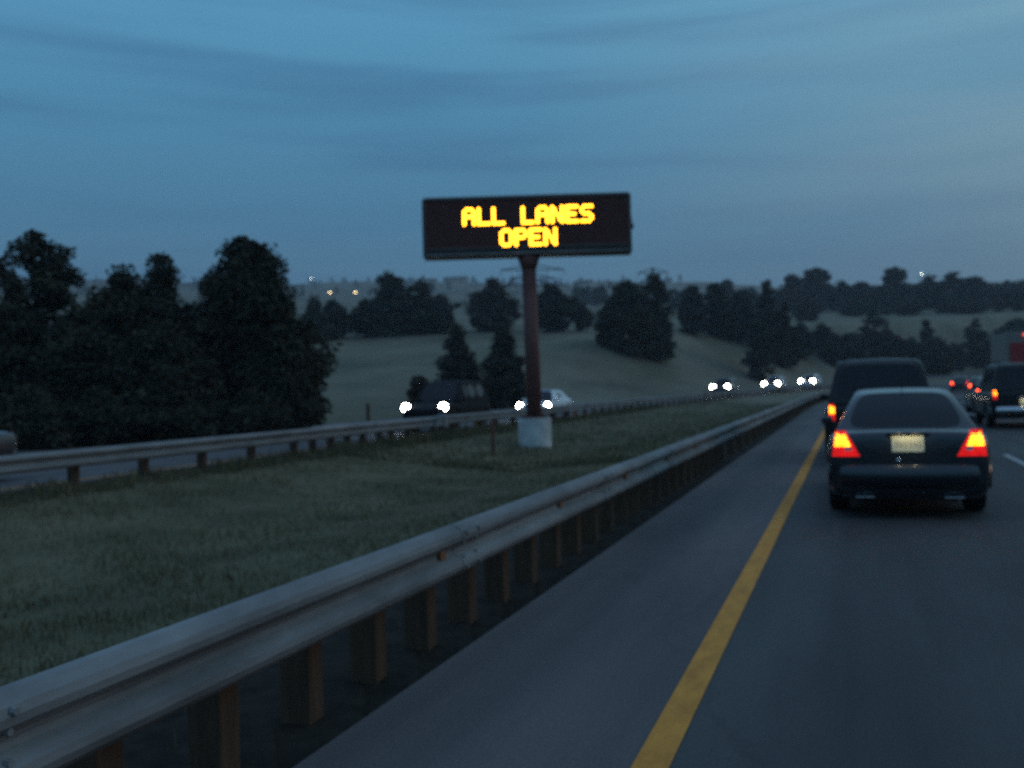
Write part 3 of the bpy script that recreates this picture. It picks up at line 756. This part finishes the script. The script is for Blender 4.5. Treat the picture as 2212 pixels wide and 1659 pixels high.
# ridge trees: shared meshes, individually placed
protos = []
for i, (k, m) in enumerate((('dome', 'leaf_mid'), ('bigcone', 'leaf_dark'), ('openpine', 'leaf_bare'))):
    c, t = tree_mesh(k, 14, 11, 90 + i, 130, 45, 0.55, 1.7, gaps=0.3); c.materials.append(M[m]); t.materials.append(M['bark']); protos.append((c, t))
ridge = [(1712, 588, 380, 60, 2, 'feathery ridge tree on the skyline, leftmost of the tall pair'), (1765, 574, 390, 70, 2, 'highest feathery tree on the skyline right of the sign'),
         (1815, 604, 400, 60, 0, 'rounded skyline tree right of the highest feathery one'), (1860, 608, 410, 60, 1, 'small pointed skyline tree above the big dark car ahead'),
         (1935, 572, 395, 55, 2, 'feathery skyline tree just left of the white far lamp'), (2010, 592, 390, 70, 0, 'rounded skyline tree just right of the white far lamp'),
         (2060, 584, 385, 75, 0, 'broad rounded skyline tree above the truck-side cone tree'), (2105, 596, 392, 60, 1, 'last tall skyline tree before the ridge drops at the right'),
         (2165, 618, 420, 70, 0, 'low skyline tree near the right frame edge'), (1905, 614, 380, 55, 0, 'low skyline tree between two feathery ones'),
         (1480, 622, 420, 55, 0, 'small skyline tree behind the first tree of the wooded rise'), (1570, 603, 430, 45, 1, 'small spire on the skyline behind the wooded rise')]
for px, py, d, w, k, txt in ridge:
    p = sight(px, py, d); zg = ground(p.x, p.y) - 0.5; H = max(6.0, p.z - zg)
    W = w * d / 2218.0
    put_tree('ridge_tree', txt, 'tree', *protos[k], None, (p.x, p.y, zg), (W / 10.5, W / 10.5, H / 14.0), rz=px * 0.37, group='trees along the right-hand skyline')
# far woods that read as one mass on the slopes
def far_woods():
    rng = np.random.default_rng(77); C, Rr = [], []
    def patch(n, px0, px1, d0, d1, h0, h1):
        for _ in range(n):
            px = px0 + (px1 - px0) * rng.random(); d = d0 + (d1 - d0) * rng.random()
            p = sight(px, 700, d); zg = ground(p.x, p.y); h = h0 + (h1 - h0) * rng.random(); w = h * 0.32
            for k in range(7):
                t = (k + .5) / 7; q = w * (1.1 - t) * 0.7
                C.append((p.x + rng.normal() * q, p.y + rng.normal() * q, zg + h * t)); Rr.append(w * (1.15 - t * .8))
    patch(150, 1470, 2330, 395, 480, 4.5, 7.5)
    patch(120, 1600, 2380, 480, 700, 5, 8)
    patch(46, 1700, 2380, 345, 400, 4, 7)
    patch(50, 640, 1500, 900, 1500, 6, 11)
    patch(60, 640, 1500, 1500, 1700, 6, 12)
    patch(40, 1240, 1500, 420, 620, 6, 10)
    patch(60, -150, 640, 500, 1500, 8, 16)
    me = leaf_mesh('far_woods', C, Rr, 26, 0.9, rng)
    o = link_mesh('far_woods', me, M['leaf_mid']); tag(o, 'far dark woods on the slopes under the skyline', 'woods', kind='stuff')
far_woods()

# ------------------------------------------------------------------ far things: pylons, lamps, houses
def pylon(px, py_top, dist, label, arms, Hmin=26):
    p = sight(px, py_top, dist); zg = ground(p.x, p.y); H = p.z - zg
    root = empty('power_pylon', (p.x, p.y, zg), math.atan2(-p.x, p.y) + 0.15); tag(root, label, 'power pylon', 'power pylons on the rise')
    b = H * 0.09; bm = bmesh.new(); th = 0.16
    def pt(i, t):
        k = b * (1 - 0.8 * t); return Vector((k * (1 if i in (0, 3) else -1), k * (1 if i < 2 else -1), H * t))
    n = 8
    for i in range(4):
        for j in range(n):
            add_tube(bm, pt(i, j / n), pt(i, (j + 1) / n), th, th, 4, False)
            add_tube(bm, pt(i, j / n), pt((i + 1) % 4, (j + 1) / n), th * .7, th * .7, 4, False)
            add_tube(bm, pt((i + 1) % 4, j / n), pt(i, (j + 1) / n), th * .7, th * .7, 4, False)
    from_bm('tower', bm, M['steel_dark'], root)
    for (z, half) in arms:
        bm = bmesh.new()
        add_tube(bm, (-half, 0, z), (half, 0, z), th, th, 4); 
        for sg in (1, -1):
            add_tube(bm, (0, 0, z + 1.6), (sg * half, 0, z), th, th * .8, 4)
            for q in (.45, .98): add_tube(bm, (sg * half * q, 0, z), (sg * half * q, 0, z - 1.7), .10, .10, 4)
        from_bm('crossarm', bm, M['steel_dark'], root)
p = sight(1150, 568, 300); h1 = p.z - ground(p.x, p.y)
pylon(1150, 568, 300, 'lattice power pylon whose arms show either side of the sign pole', [(h1 - 2.0, 9.5), (h1 - 4.6, 6.5), (h1 - 6.6, 10.2)])
p = sight(1410, 580, 340); h2 = p.z - ground(p.x, p.y)
pylon(1410, 580, 340, 'lattice power pylon poking out above the narrow hill tree', [(h2 - 1.4, 5.0), (h2 - 4.2, 4.2)])

def far_lamp(px, py, dist, label, m='far_lamp', r=0.55):
    p = sight(px, py, dist); zg = ground(p.x, p.y); h = max(4.0, p.z - zg)
    root = empty('street_lamp', (p.x, p.y, zg)); tag(root, label, 'street lamp', 'lit lamps far off on the hills')
    bm = bmesh.new(); add_tube(bm, (0, 0, -0.5), (0, 0, h), 0.12, 0.08, 6); add_tube(bm, (0, 0, h), (0.9, 0, h + .25), 0.07, 0.06, 6); from_bm('pole', bm, M['steel_dark'], root)
    bm = bmesh.new(); bmesh.ops.create_uvsphere(bm, u_segments=10, v_segments=6, radius=r); bmesh.ops.scale(bm, vec=(1.2, 1, .7), verts=bm.verts); bmesh.ops.translate(bm, vec=(0.9, 0, h), verts=bm.verts)
    from_bm('lamp_head', bm, M[m], root, smooth=True)
far_lamp(710, 632, 700, 'amber street lamp twinkling on the far hill, brighter left one')
far_lamp(765, 632, 700, 'amber street lamp twinkling on the far hill above the low hill tree')
far_lamp(671, 601, 1300, 'faint white lamp on the skyline right of the biggest dark tree', 'far_white', 0.6)
far_lamp(1985, 592, 420, 'white lamp on the skyline among the ridge trees', 'far_white', 0.22)

def house(px, py, dist, w, d, h, label, rz):
    p = sight(px, py, dist); zg = ground(p.x, p.y)
    root = empty('house', (p.x, p.y, zg), rz); tag(root, label, 'house', 'houses on the far ridge')
    bm = bmesh.new(); add_box(bm, (0, 0, h / 2 - 1), (w, d, h + 2)); from_bm('wall', bm, M['house_wall'], root)
    rf = h * 0.45; o = 0.5
    v = [(-w / 2 - o, -d / 2 - o, h), (w / 2 + o, -d / 2 - o, h), (w / 2 + o, d / 2 + o, h), (-w / 2 - o, d / 2 + o, h), (-w / 2 - o, 0, h + rf), (w / 2 + o, 0, h + rf)]
    from_data('roof', v, [(0, 1, 5, 4), (2, 3, 4, 5), (0, 4, 3), (1, 2, 5), (3, 2, 1, 0)], M['house_roof'], root)
    for k in (-.3, 0, .3):
        bm = bmesh.new(); add_box(bm, (k * w, -d / 2 - .02, h * .55), (w * .12, .08, h * .3)); from_bm('window', bm, M['pane'], root)
house(412, 604, 1250, 22, 14, 6, 'pale house on the skyline between the knob-topped pine and the biggest dark tree', 0.4)
house(640, 612, 1350, 18, 12, 6, 'pale house on the skyline right of the biggest dark tree', 0.2)
house(985, 612, 1300, 30, 14, 6, 'long pale building on the ridge left of the sign pole', 0.1)
house(930, 616, 1250, 16, 12, 5.5, 'small pale house on the ridge left of the long building', 0.3)
house(1260, 612, 1350, 24, 14, 6, 'pale house on the ridge right of the sign pole', -0.1)

# ------------------------------------------------------------------ vehicles
SPEC = {
    'sedan': dict(L=4.6, W=1.76, H=1.44, belt=0.90, deck=0.985, hood=0.86, zb=0.20, glassA=(-1.82, -1.02), roofC=(0.35, 1.12), wb=0.80, wr=0.535, wheel=0.32, axle=(-1.32, 1.38)),
    'suv': dict(L=4.9, W=1.98, H=1.94, belt=1.12, deck=1.10, hood=1.12, zb=0.30, glassA=(-2.36, -2.12), roofC=(0.45, 1.15), wb=0.90, wr=0.72, wheel=0.39, axle=(-1.45, 1.55)),
}
def loft(bm, rings, close=True):
    rows = [[bm.verts.new(p) for p in r] for r in rings]
    n = len(rows[0])
    for a, b in zip(rows, rows[1:]):
        for j in range(n if close else n - 1):
            k = (j + 1) % n; bm.faces.new((a[j], a[k], b[k], b[j]))
    return rows
def car(kind, label, loc, heading, paint, group, lamps='rear', brake='brake', tail='red_lens', chrome_bumper=False, lamp_r=0.11, lamp_half=None, lamp_z=None, detail=True, tail_z=None):
    S = SPEC[kind]; L, W, H = S['L'], S['W'], S['H']; hw = W / 2
    root = empty('sedan_car' if kind == 'sedan' else 'sport_utility_vehicle', loc, heading)
    tag(root, label, 'car', group)
    P = M[paint]
    sed = kind == 'sedan'
    dk, hd, zb = S['deck'], S['hood'], S['zb']
    # lower body: stations rear to front (y, top, half width, bottom)
    if sed:
        st = [(-L / 2, dk - .10, hw * .84, zb + .10), (-L / 2 + .03, dk - .03, hw * .93, zb + .03), (-L / 2 + .18, dk, hw * .985, zb), (-1.75, dk, hw, zb), (-1.0, S['belt'] + .03, hw, zb), (0.2, S['belt'] + .01, hw, zb),
              (1.10, S['belt'], hw, zb), (1.70, hd - .02, hw * .985, zb), (L / 2 - .20, hd - .12, hw * .94, zb), (L / 2 - .05, hd - .22, hw * .86, zb + .03), (L / 2, hd - .30, hw * .74, zb + .10)]
    else:
        st = [(-L / 2, dk - .06, hw * .90, zb + .12), (-L / 2 + .03, dk + .0, hw * .955, zb + .04), (-L / 2 + .2, dk + .02, hw * .99, zb), (-1.5, dk + .02, hw, zb), (0, dk + .02, hw, zb),
              (1.15, hd, hw, zb), (1.9, hd - .03, hw * .985, zb), (L / 2 - .16, hd - .10, hw * .95, zb), (L / 2 - .04, hd - .18, hw * .90, zb + .04), (L / 2, hd - .26, hw * .82, zb + .12)]
    rings = []
    for (y, zt, w, z0) in st:
        h = zt - z0
        half = [(0, zt + .015), (w * .55, zt + .01), (w * .82, zt - .005), (w * .94, zt - .05), (w * .985, zt - .16 * h - .02), (w, z0 + h * .5), (w * .985, z0 + h * .22), (w * .94, z0 + .02), (w * .6, z0), (0, z0)]
        rings.append([(x, y, z) for x, z in half] + [(-x, y, z) for x, z in half[-2:0:-1]])
    bm = bmesh.new(); rows = loft(bm, rings)
    bm.faces.new(rows[0][::-1]); bm.faces.new(rows[-1])
    body = from_bm('body', bm, P, None, smooth=True)
    md = body.modifiers.new('s', 'SUBSURF'); md.levels = 2; md.render_levels = 2
    # wheel arches
    cuts = bmesh.new()
    for ya in S['axle']:
        for sg in (1, -1): add_tube(cuts, (sg * (hw - .30), ya, S['wheel']), (sg * (hw + .2), ya, S['wheel']), S['wheel'] + .055, S['wheel'] + .055, 28)
    cut = from_bm('cutter', cuts, None)
    mb = body.modifiers.new('b', 'BOOLEAN'); mb.object = cut; mb.operation = 'DIFFERENCE'; mb.solver = 'EXACT'
    me = evaluated(body); bpy.data.objects.remove(body); bpy.data.objects.remove(cut)
    me.name = 'body'
    if not me.materials: me.materials.append(P)
    body = bpy.data.objects.new('body', me); col.objects.link(body); body.parent = root
    me.polygons.foreach_set('use_smooth', [True] * len(me.polygons))
    bmt = bmesh.new(); bmt.from_mesh(me); bvh = BVHTree.FromBMesh(bmt); bmt.free()
    # cabin
    zbl = S['belt'] - .01 if sed else S['belt'] - .01
    yA, yB = S['glassA']; yC, yD = S['roofC']; wb, wr = S['wb'], S['wr']; H0 = H - zbl
    if sed:
        stn = [(yA, .09, 'r'), (yA + (yB - yA) * .10, .18, 'r'), (yA + (yB - yA) * .5, .60, 'r'), (yA + (yB - yA) * .86, .90, 'r'), (yB + .06, .965, 'p'), (yB + .35, .99, 's'), (-.32, 1.0, 'p'), (-.22, 1.0, 's'), (yC - .12, .985, 'p'), (yC + .05, .93, 'f'), (yC + (yD - yC) * .55, .52, 'f'), (yD, .04, 'f')]
    else:
        stn = [(yA, .02, 'r'), (yA + .02, .12, 'r'), (yA + (yB - yA) * .5, .50, 'r'), (yA + (yB - yA) * .85, .86, 'r'), (yB + .10, .975, 'p'), (yB + .22, .99, 's'), (-1.05, 1.0, 'p'), (-.93, 1.0, 's'), (-.05, 1.0, 'p'), (.05, 1.0, 's'), (yC - .12, .985, 'p'), (yC + .05, .93, 'f'), (yC + (yD - yC) * .55, .52, 'f'), (yD, .04, 'f')]
    fj = [0, .16, .82, .95, .985, 1.0, 1.01]
    grid = []
    for (y, hh, _) in stn:
        row = []
        xs3 = None
        for j, f in enumerate(fj):
            z = zbl + H0 * hh * f
            x = wb + (wr - wb) * (hh * min(f, .95) / .95)
            if j == 3: xs3 = x
            if j == 4: x = xs3 * .86
            if j == 5: x = xs3 * .5
            if j == 6: x = 0.0
            row.append((x, y, z))
        grid.append(row)
    pieces = {'cabin': []}
    def q(i, j, sg):
        a, b, c, d = grid[i][j], grid[i + 1][j], grid[i + 1][j + 1], grid[i][j + 1]
        f = [(sg * p[0], p[1], p[2]) for p in (a, b, c, d)]
        return f if sg > 0 else f[::-1]
    win = 0
    for i in range(len(stn) - 1):
        typ = stn[i][2]; nxt = stn[i + 1][2]
        for sg in (1, -1):
            for j in range(6):
                key = 'cabin'
                if j == 1 and ((typ == 's' and nxt in 'ps') or (typ == 'p' and nxt == 's' and False)): key = ('side_window', i, sg)
                if j == 1 and typ == 's': key = ('side_window', i, sg)
                if j >= 4 and typ == 'r' and 1 <= i and nxt in 'r': key = 'rear_window'
                if j >= 4 and typ == 'f' and nxt == 'f': key = 'windscreen'
                pieces.setdefault(key, []).append(q(i, j, sg))
    for key, fs in pieces.items():
        bm = bmesh.new()
        for f in fs: bm.faces.new([bm.verts.new(p) for p in f])
        bmesh.ops.remove_doubles(bm, verts=bm.verts, dist=1e-4)
        bmesh.ops.recalc_face_normals(bm, faces=bm.faces)
        nm = key if isinstance(key, str) else key[0]
        o = from_bm(nm, bm, P if key == 'cabin' else M['glass'], root, smooth=True, recalc=True)
        m2 = o.modifiers.new('s', 'SUBSURF'); m2.levels = 2; m2.render_levels = 2
    # wheels
    for ya in S['axle']:
        for sg in (1, -1):
            wr_ = S['wheel']; e = empty('wheel', (sg * (hw - .135), ya, wr_)); e.parent = root
            bm = bmesh.new()
            prof = [(wr_ * .62, .10), (wr_ * .90, .115), (wr_ * .985, .09), (wr_, .05), (wr_, -.05), (wr_ * .985, -.09), (wr_ * .90, -.115), (wr_ * .62, -.10)]
            rows_ = []
            for k in range(28):
                a = 2 * math.pi * k / 28; rows_.append([bm.verts.new((w_, r_ * math.cos(a), r_ * math.sin(a))) for r_, w_ in prof])
            for k in range(28):
                A, B = rows_[k], rows_[(k + 1) % 28]
                for j in range(len(prof)):
                    jj = (j + 1) % len(prof); bm.faces.new((A[j], A[jj], B[jj], B[j]))
            from_bm('tyre', bm, M['tyre'], e, smooth=True)
            bm = bmesh.new(); add_tube(bm, (-.06, 0, 0), (.06, 0, 0), wr_ * .60, wr_ * .60, 24)
            for k in range(5):
                a = 2 * math.pi * k / 5; add_box(bm, (sg * .075, wr_ * .30 * math.cos(a), wr_ * .30 * math.sin(a)), (.03, wr_ * .14, wr_ * .56), rot=Matrix.Rotation(a - math.pi / 2, 3, 'X') if False else None)
            from_bm('rim', bm, M['rim'], e)
    # helpers on the skin
    def hit(x, z, side):
        r_ = bvh.ray_cast(Vector((x, side * (L / 2 + 1), z)), Vector((0, -side, 0)))
        return r_[0].y if r_[0] is not None else side * (L / 2 - .12)
    def patch(name, cs, side, m, parent=None, off=.012, nu=6, nv=5):
        bm = bmesh.new(); fr = []; bk = []
        for v in range(nv + 1):
            for u in range(nu + 1):
                uu, vv = u / nu, v / nv
                x = (cs[0][0] * (1 - uu) + cs[1][0] * uu) * (1 - vv) + (cs[3][0] * (1 - uu) + cs[2][0] * uu) * vv
                z = (cs[0][1] * (1 - uu) + cs[1][1] * uu) * (1 - vv) + (cs[3][1] * (1 - uu) + cs[2][1] * uu) * vv
                y = hit(x, z, side)
                fr.append(bm.verts.new((x, y + side * off, z))); bk.append(bm.verts.new((x, y - side * .03, z)))
        n = nu + 1
        for v in range(nv):
            for u in range(nu):
                a = v * n + u
                bm.faces.new((fr[a], fr[a + 1], fr[a + n + 1], fr[a + n])); bm.faces.new((bk[a], bk[a + n], bk[a + n + 1], bk[a + 1]))
        edge = [v for v in range(n)] + [v * n + nu for v in range(1, nv + 1)] + [nv * n + u for u in range(nu - 1, -1, -1)] + [v * n for v in range(nv - 1, 0, -1)]
        for a, b in zip(edge, edge[1:] + edge[:1]): bm.faces.new((fr[a], bk[a], bk[b], fr[b]))
        return from_bm(name, bm, m, parent if parent is not None else root, smooth=False)
    on_rear = lamps == 'rear'
    # rear furniture
    for sg in (1, -1):
        if sed:
            tl = patch('tail_light', [(sg * .80, .70), (sg * .50, .70), (sg * .65, .985), (sg * .76, .985)], -1, M[tail] if on_rear else M['dark_red'])
            if on_rear:
                patch('brake_lamp', [(sg * .775, .815), (sg * .60, .815), (sg * .660, .965), (sg * .755, .965)], -1, M[brake], tl, off=.022)
                patch('reverse_lamp', [(sg * .665, .762), (sg * .58, .762), (sg * .60, .812), (sg * .655, .812)], -1, M['reverse_lens'], tl, off=.018, nu=3, nv=2)
        else:
            z0, z1 = (tail_z or (.86, 1.06))
            tl = patch('tail_light', [(sg * .88, z0 - .10), (sg * .77, z0 - .10), (sg * .78, z1), (sg * .87, z1)], -1, M[tail] if on_rear else M['dark_red'])
            if on_rear: patch('brake_lamp', [(sg * .87, z0 + .02), (sg * .775, z0 + .02), (sg * .785, z1 - .03), (sg * .865, z1 - .03)], -1, M[brake], tl, off=.022)
    if detail:
        zb0, zb1 = (.34, .62) if sed else (.42, .66)
        ym = -L / 2
        # bumper
        bm = bmesh.new()
        sec = [(zb0, .03), (zb0 + .03, .075), ((zb0 + zb1) / 2, .095), (zb1 - .03, .08), (zb1, .03)]
        rr = []
        for k in range(13):
            u = -1 + 2 * k / 12; x = u * hw * .965; yb = ym + .03 + .16 * abs(u) ** 5
            rr.append([(x, yb - o_, z) for z, o_ in sec] + [(x, yb + .10, z) for z, o_ in sec[::-1]])
        rows2 = loft(bm, rr); bm.faces.new(rows2[0]); bm.faces.new(rows2[-1][::-1])
        bumper = from_bm('bumper', bm, M['chrome'] if chrome_bumper else P, root, smooth=True)
        # lower valance, exhaust tips, plate, badge
        bm = bmesh.new(); add_box(bm, (0, ym + .10, zb0 - .06), (W * .80, .14, .12), bevel=.03); from_bm('valance', bm, M['trim'], root)
        if sed:
            for sg in (1, -1):
                bm = bmesh.new(); add_tube(bm, (sg * .46, ym + .25, .255), (sg * .46, ym - .03, .25), .036, .038, 16, False); add_tube(bm, (sg * .46, ym - .03, .25), (sg * .46, ym + .2, .25), .031, .031, 16, False)
                add_box(bm, (sg * .46, ym - .015, .25), (.20, .04, .014), bevel=.004)
                from_bm('exhaust_tip', bm, M['chrome'], root, smooth=True)
        pz = .835 if sed else .78
        yp = hit(0, pz, -1)
        bm = bmesh.new(); add_box(bm, (0, yp - .012, pz), (.335, .016, .178), bevel=.006); plate = from_bm('licence_plate', bm, M['plate'], root)
        bm = bmesh.new(); rng = random.Random(4)
        for k in range(6):
            x = -.115 + k * .046 + (.0 if k < 3 else .006)
            add_box(bm, (x - .008, yp - .021, pz - .005), (.006, .002, .066)); add_box(bm, (x + .010, yp - .021, pz - .005), (.006, .002, .066))
            add_box(bm, (x + .001, yp - .021, pz + .024 - .03 * (k % 3)), (.012, .002, .007))
        from_bm('plate_markings', bm, M['plate_ink'], plate)
        bm = bmesh.new(); add_box(bm, (0, yp - .022, pz + .118), (.46, .05, .030), bevel=.01); from_bm('plate_garnish', bm, M['chrome'] if not sed else P, root)
        if on_rear:
            for sg in (1, -1):
                ld = bpy.data.lights.new('plate_lamp', 'SPOT'); ld.energy = .62; ld.color = (1.0, .86, .50); ld.shadow_soft_size = .02; ld.spot_size = R(120); ld.spot_blend = .6
                lo = bpy.data.objects.new('plate_lamp', ld); col.objects.link(lo); lo.parent = root
                lo.location = (sg * .085, yp - .16, pz + .14)
                lo.rotation_euler = (Vector((0, -.16, .15))).to_track_quat('Z', 'Y').to_euler()
        bm = bmesh.new(); bmesh.ops.create_uvsphere(bm, u_segments=14, v_segments=8, radius=.022); bmesh.ops.scale(bm, vec=(1.2, .5, 1), verts=bm.verts)
        bmesh.ops.translate(bm, vec=(-.10, hit(-.1, zb1 + .035, -1) - .008, zb1 + .035), verts=bm.verts); from_bm('boot_lock', bm, M['chrome'], root, smooth=True)
        # dark seam of the boot lid or tailgate
        zs = .665 if sed else .69
        patch('lid_seam', [(-.60, zs), (.60, zs), (.60, zs + .012), (-.60, zs + .012)], -1, M['trim'], off=.003, nu=12, nv=1)
        if not sed:
            bm = bmesh.new(); 
            for sg in (1, -1): add_box(bm, (sg * .60, -.75, H + .045), (.035, 2.2, .03), bevel=.01); [add_box(bm, (sg * .60, yy, H + .01), (.03, .08, .06)) for yy in (-1.7, -.75, .2)]
            from_bm('roof_rack', bm, M['trim'], root)
        else:
            bm = bmesh.new(); add_tube(bm, (0, -.95, H - .01), (0, -1.12, H + .12), .006, .003, 6); from_bm('aerial', bm, M['trim'], root)
    # front furniture
    zl = lamp_z or (.64 if sed else .90); half = lamp_half or (.66 if sed else .74)
    for sg in (1, -1):
        hl = patch('headlight', [(sg * (half + .16), zl - .07), (sg * (half - .16), zl - .09), (sg * (half - .15), zl + .07), (sg * (half + .13), zl + .10)], 1, M['head_lens'], off=.014)
        if lamps == 'front':
            yl = hit(sg * half, zl, 1)
            bm = bmesh.new(); add_tube(bm, (sg * half, yl - .05, zl), (sg * half, yl + .035, zl), lamp_r, lamp_r, 20)
            from_bm('bulb', bm, M['head'], hl)
    patch('grille', [(-.42, zl - .12), (.42, zl - .12), (.45, zl + .06), (-.45, zl + .06)], 1, M['trim'], off=.008)
    patch('front_intake', [(-.6, zb + .14), (.6, zb + .14), (.62, zb + .26), (-.62, zb + .26)], 1, M['trim'], off=.008)
    for sg in (1, -1):
        bm = bmesh.new(); add_box(bm, (sg * (hw + .05), yD - .28, S['belt'] + .09), (.15, .10, .12), bevel=.03); add_box(bm, (sg * (hw - .02), yD - .26, S['belt'] + .05), (.10, .05, .05))
        from_bm('wing_mirror', bm, P, root)
    return root
GA = 'traffic driving away ahead of us'; GB = 'oncoming traffic with headlights on'
car('sedan', 'dark sedan just ahead with bright brake lights and a pale licence plate', (0.58, 12.1 + 2.3, 0), R(-0.3), 'paint_dark', GA)
car('suv', 'tall dark vehicle ahead half hidden by the sedan, one red light showing at its left', (0.47, 19.4 + 2.45, 0), 0, 'paint_black', GA, tail_z=(.93, 1.13), detail=True)
car('suv', 'dark tall vehicle cut off by the right frame edge with a pale lit plate', (4.80, 33 + 2.45, 0), 0, 'paint_black', GA, brake='brake', tail_z=(.97, 1.17), chrome_bumper=True)
car('sedan', 'car with one bright red light seen left of the vehicle at the right frame edge', (5.15, 41 + 2.3, 0.12), R(-1), 'paint_grey', GA, brake='brake_red', tail='red_lens_dim')
car('sedan', 'maroon car farther off with a dull red light, partly hidden by nearer traffic', (7.86, 70 + 2.3, 0.1), R(-3), 'paint_maroon', GA, brake='brake_red', tail='red_lens_dim', detail=False)
car('sedan', 'small far car showing two dull red lights right of the tall dark vehicle', (9.7, 105, road_z(106)), R(-6), 'paint_grey', GA, brake='brake_red', tail='red_lens_dim', detail=False)
car('suv', 'oncoming dark car with the nearest pair of headlights, left of the sign pole', (-15.25, 35.5 + 2.45, 0), math.pi, 'paint_dull', GB, 'front', lamp_r=.16, lamp_half=.76, lamp_z=.93, detail=False)
car('sedan', 'oncoming white car behind the sign pole, its headlights either side of the pole', (-15.0, 48.5 + 2.3, 0), math.pi, 'paint_white', GB, 'front', lamp_r=.15, lamp_half=.72, lamp_z=.68, detail=False)
car('suv', 'oncoming far car with the left pair of distant headlights', (-12.75, 108 + 2.4, road_z(108)), math.pi + R(-6.5), 'paint_grey', GB, 'front', lamp_r=.25, lamp_half=.76, lamp_z=1.0, detail=False)
car('suv', 'oncoming far car with the middle pair of distant headlights', (-8.95, 128 + 2.4, road_z(128)), math.pi + R(-9), 'paint_silver', GB, 'front', lamp_r=.27, lamp_half=.80, lamp_z=1.0, detail=False)
car('suv', 'oncoming far car with the right pair of distant headlights beside the tall dark vehicle', (-5.45, 148 + 2.4, road_z(148)), math.pi + R(-12), 'paint_white', GB, 'front', lamp_r=.29, lamp_half=.80, lamp_z=1.0, detail=False)
car('sedan', 'car leaving the picture at the left edge on the far road', (-16.75, 14.2, 0), math.pi, 'paint_grey', 'car passing on the far road', 'none', detail=True)

def box_truck():
    x, y = 8.75, 57.5
    root = empty('box_truck', (x, y, 0.02), R(-0.5)); tag(root, 'tall box truck with red rear doors and red top lamps at the right frame edge', 'truck', GA)
    W, H, L = 2.5, 3.75, 6.5
    bm = bmesh.new(); add_box(bm, (0, L / 2, 1.05 + (H - 1.05) / 2), (W, L, H - 1.05), bevel=.04)
    from_bm('cargo_box', bm, M['truck_white'], root)
    for sg in (1, -1):
        bm = bmesh.new(); add_box(bm, (sg * .535, -.02, 1.2 + 1.0), (1.04, .05, 2.0), bevel=.01)
        for z in (1.5, 2.2, 2.9): add_box(bm, (sg * 1.02, -.05, z), (.10, .03, .08))
        add_tube(bm, (sg * .12, -.065, 1.25), (sg * .12, -.065, 3.15), .018, .018, 8)
        from_bm('rear_door', bm, M['truck_red'], root)
    bm = bmesh.new()
    for k in (-.35, 0, .35): add_box(bm, (k, -.03, H - .16), (.20, .05, .09), bevel=.01)
    from_bm('marker_lamp', bm, M['marker_red'], root)
    bm = bmesh.new(); add_box(bm, (0, L / 2, .86), (.9, L, .26)); add_box(bm, (0, .05, .55), (2.2, .10, .12), bevel=.02)
    for sg in (1, -1): add_box(bm, (sg * .7, .1, .75), (.08, .08, .4))
    from_bm('chassis', bm, M['trim'], root)
    for sg in (1, -1):
        bm = bmesh.new(); add_box(bm, (sg * .95, -.03, .85), (.24, .05, .14), bevel=.01); from_bm('tail_light', bm, M['red_lens_dim'], root)
    bm = bmesh.new(); add_box(bm, (0, L + 1.1, 1.45), (2.2, 1.9, 1.9), bevel=.12); add_box(bm, (0, L + 2.3, 1.05), (2.0, .9, 1.0), bevel=.12)
    cab = from_bm('cab', bm, M['paint_white'], root)
    bm = bmesh.new(); add_box(bm, (0, L + 2.03, 1.95), (1.9, .08, .7), bevel=.03); from_bm('windscreen', bm, M['glass'], cab)
    for ya in (1.6, L + 1.8):
        for sg in (1, -1):
            e = empty('wheel', (sg * 1.0, ya, .48)); e.parent = root
            bm = bmesh.new(); add_tube(bm, (-.15, 0, 0), (.15, 0, 0), .48, .48, 28); from_bm('tyre', bm, M['tyre'], e)
            bm = bmesh.new(); add_tube(bm, (-.16, 0, 0), (.16, 0, 0), .27, .27, 20); from_bm('rim', bm, M['rim'], e)
box_truck()

# ------------------------------------------------------------------ evening haze
HAZE = 0.00038
bm = bmesh.new(); add_box(bm, (0, 0, 124), (5400, 5400, 256))
m = bpy.data.materials.new('evening_haze'); m.use_nodes = True; n = m.node_tree.nodes; n.clear()
ho = n.new('ShaderNodeOutputMaterial'); hv = n.new('ShaderNodeVolumePrincipled')
hv.inputs['Color'].default_value = (0.86, 0.92, 1.0, 1); hv.inputs['Density'].default_value = HAZE; hv.inputs['Anisotropy'].default_value = 0.2
m.node_tree.links.new(hv.outputs[0], ho.inputs['Volume'])
haze = from_bm('haze', bm, m); tag(haze, kind='stuff')
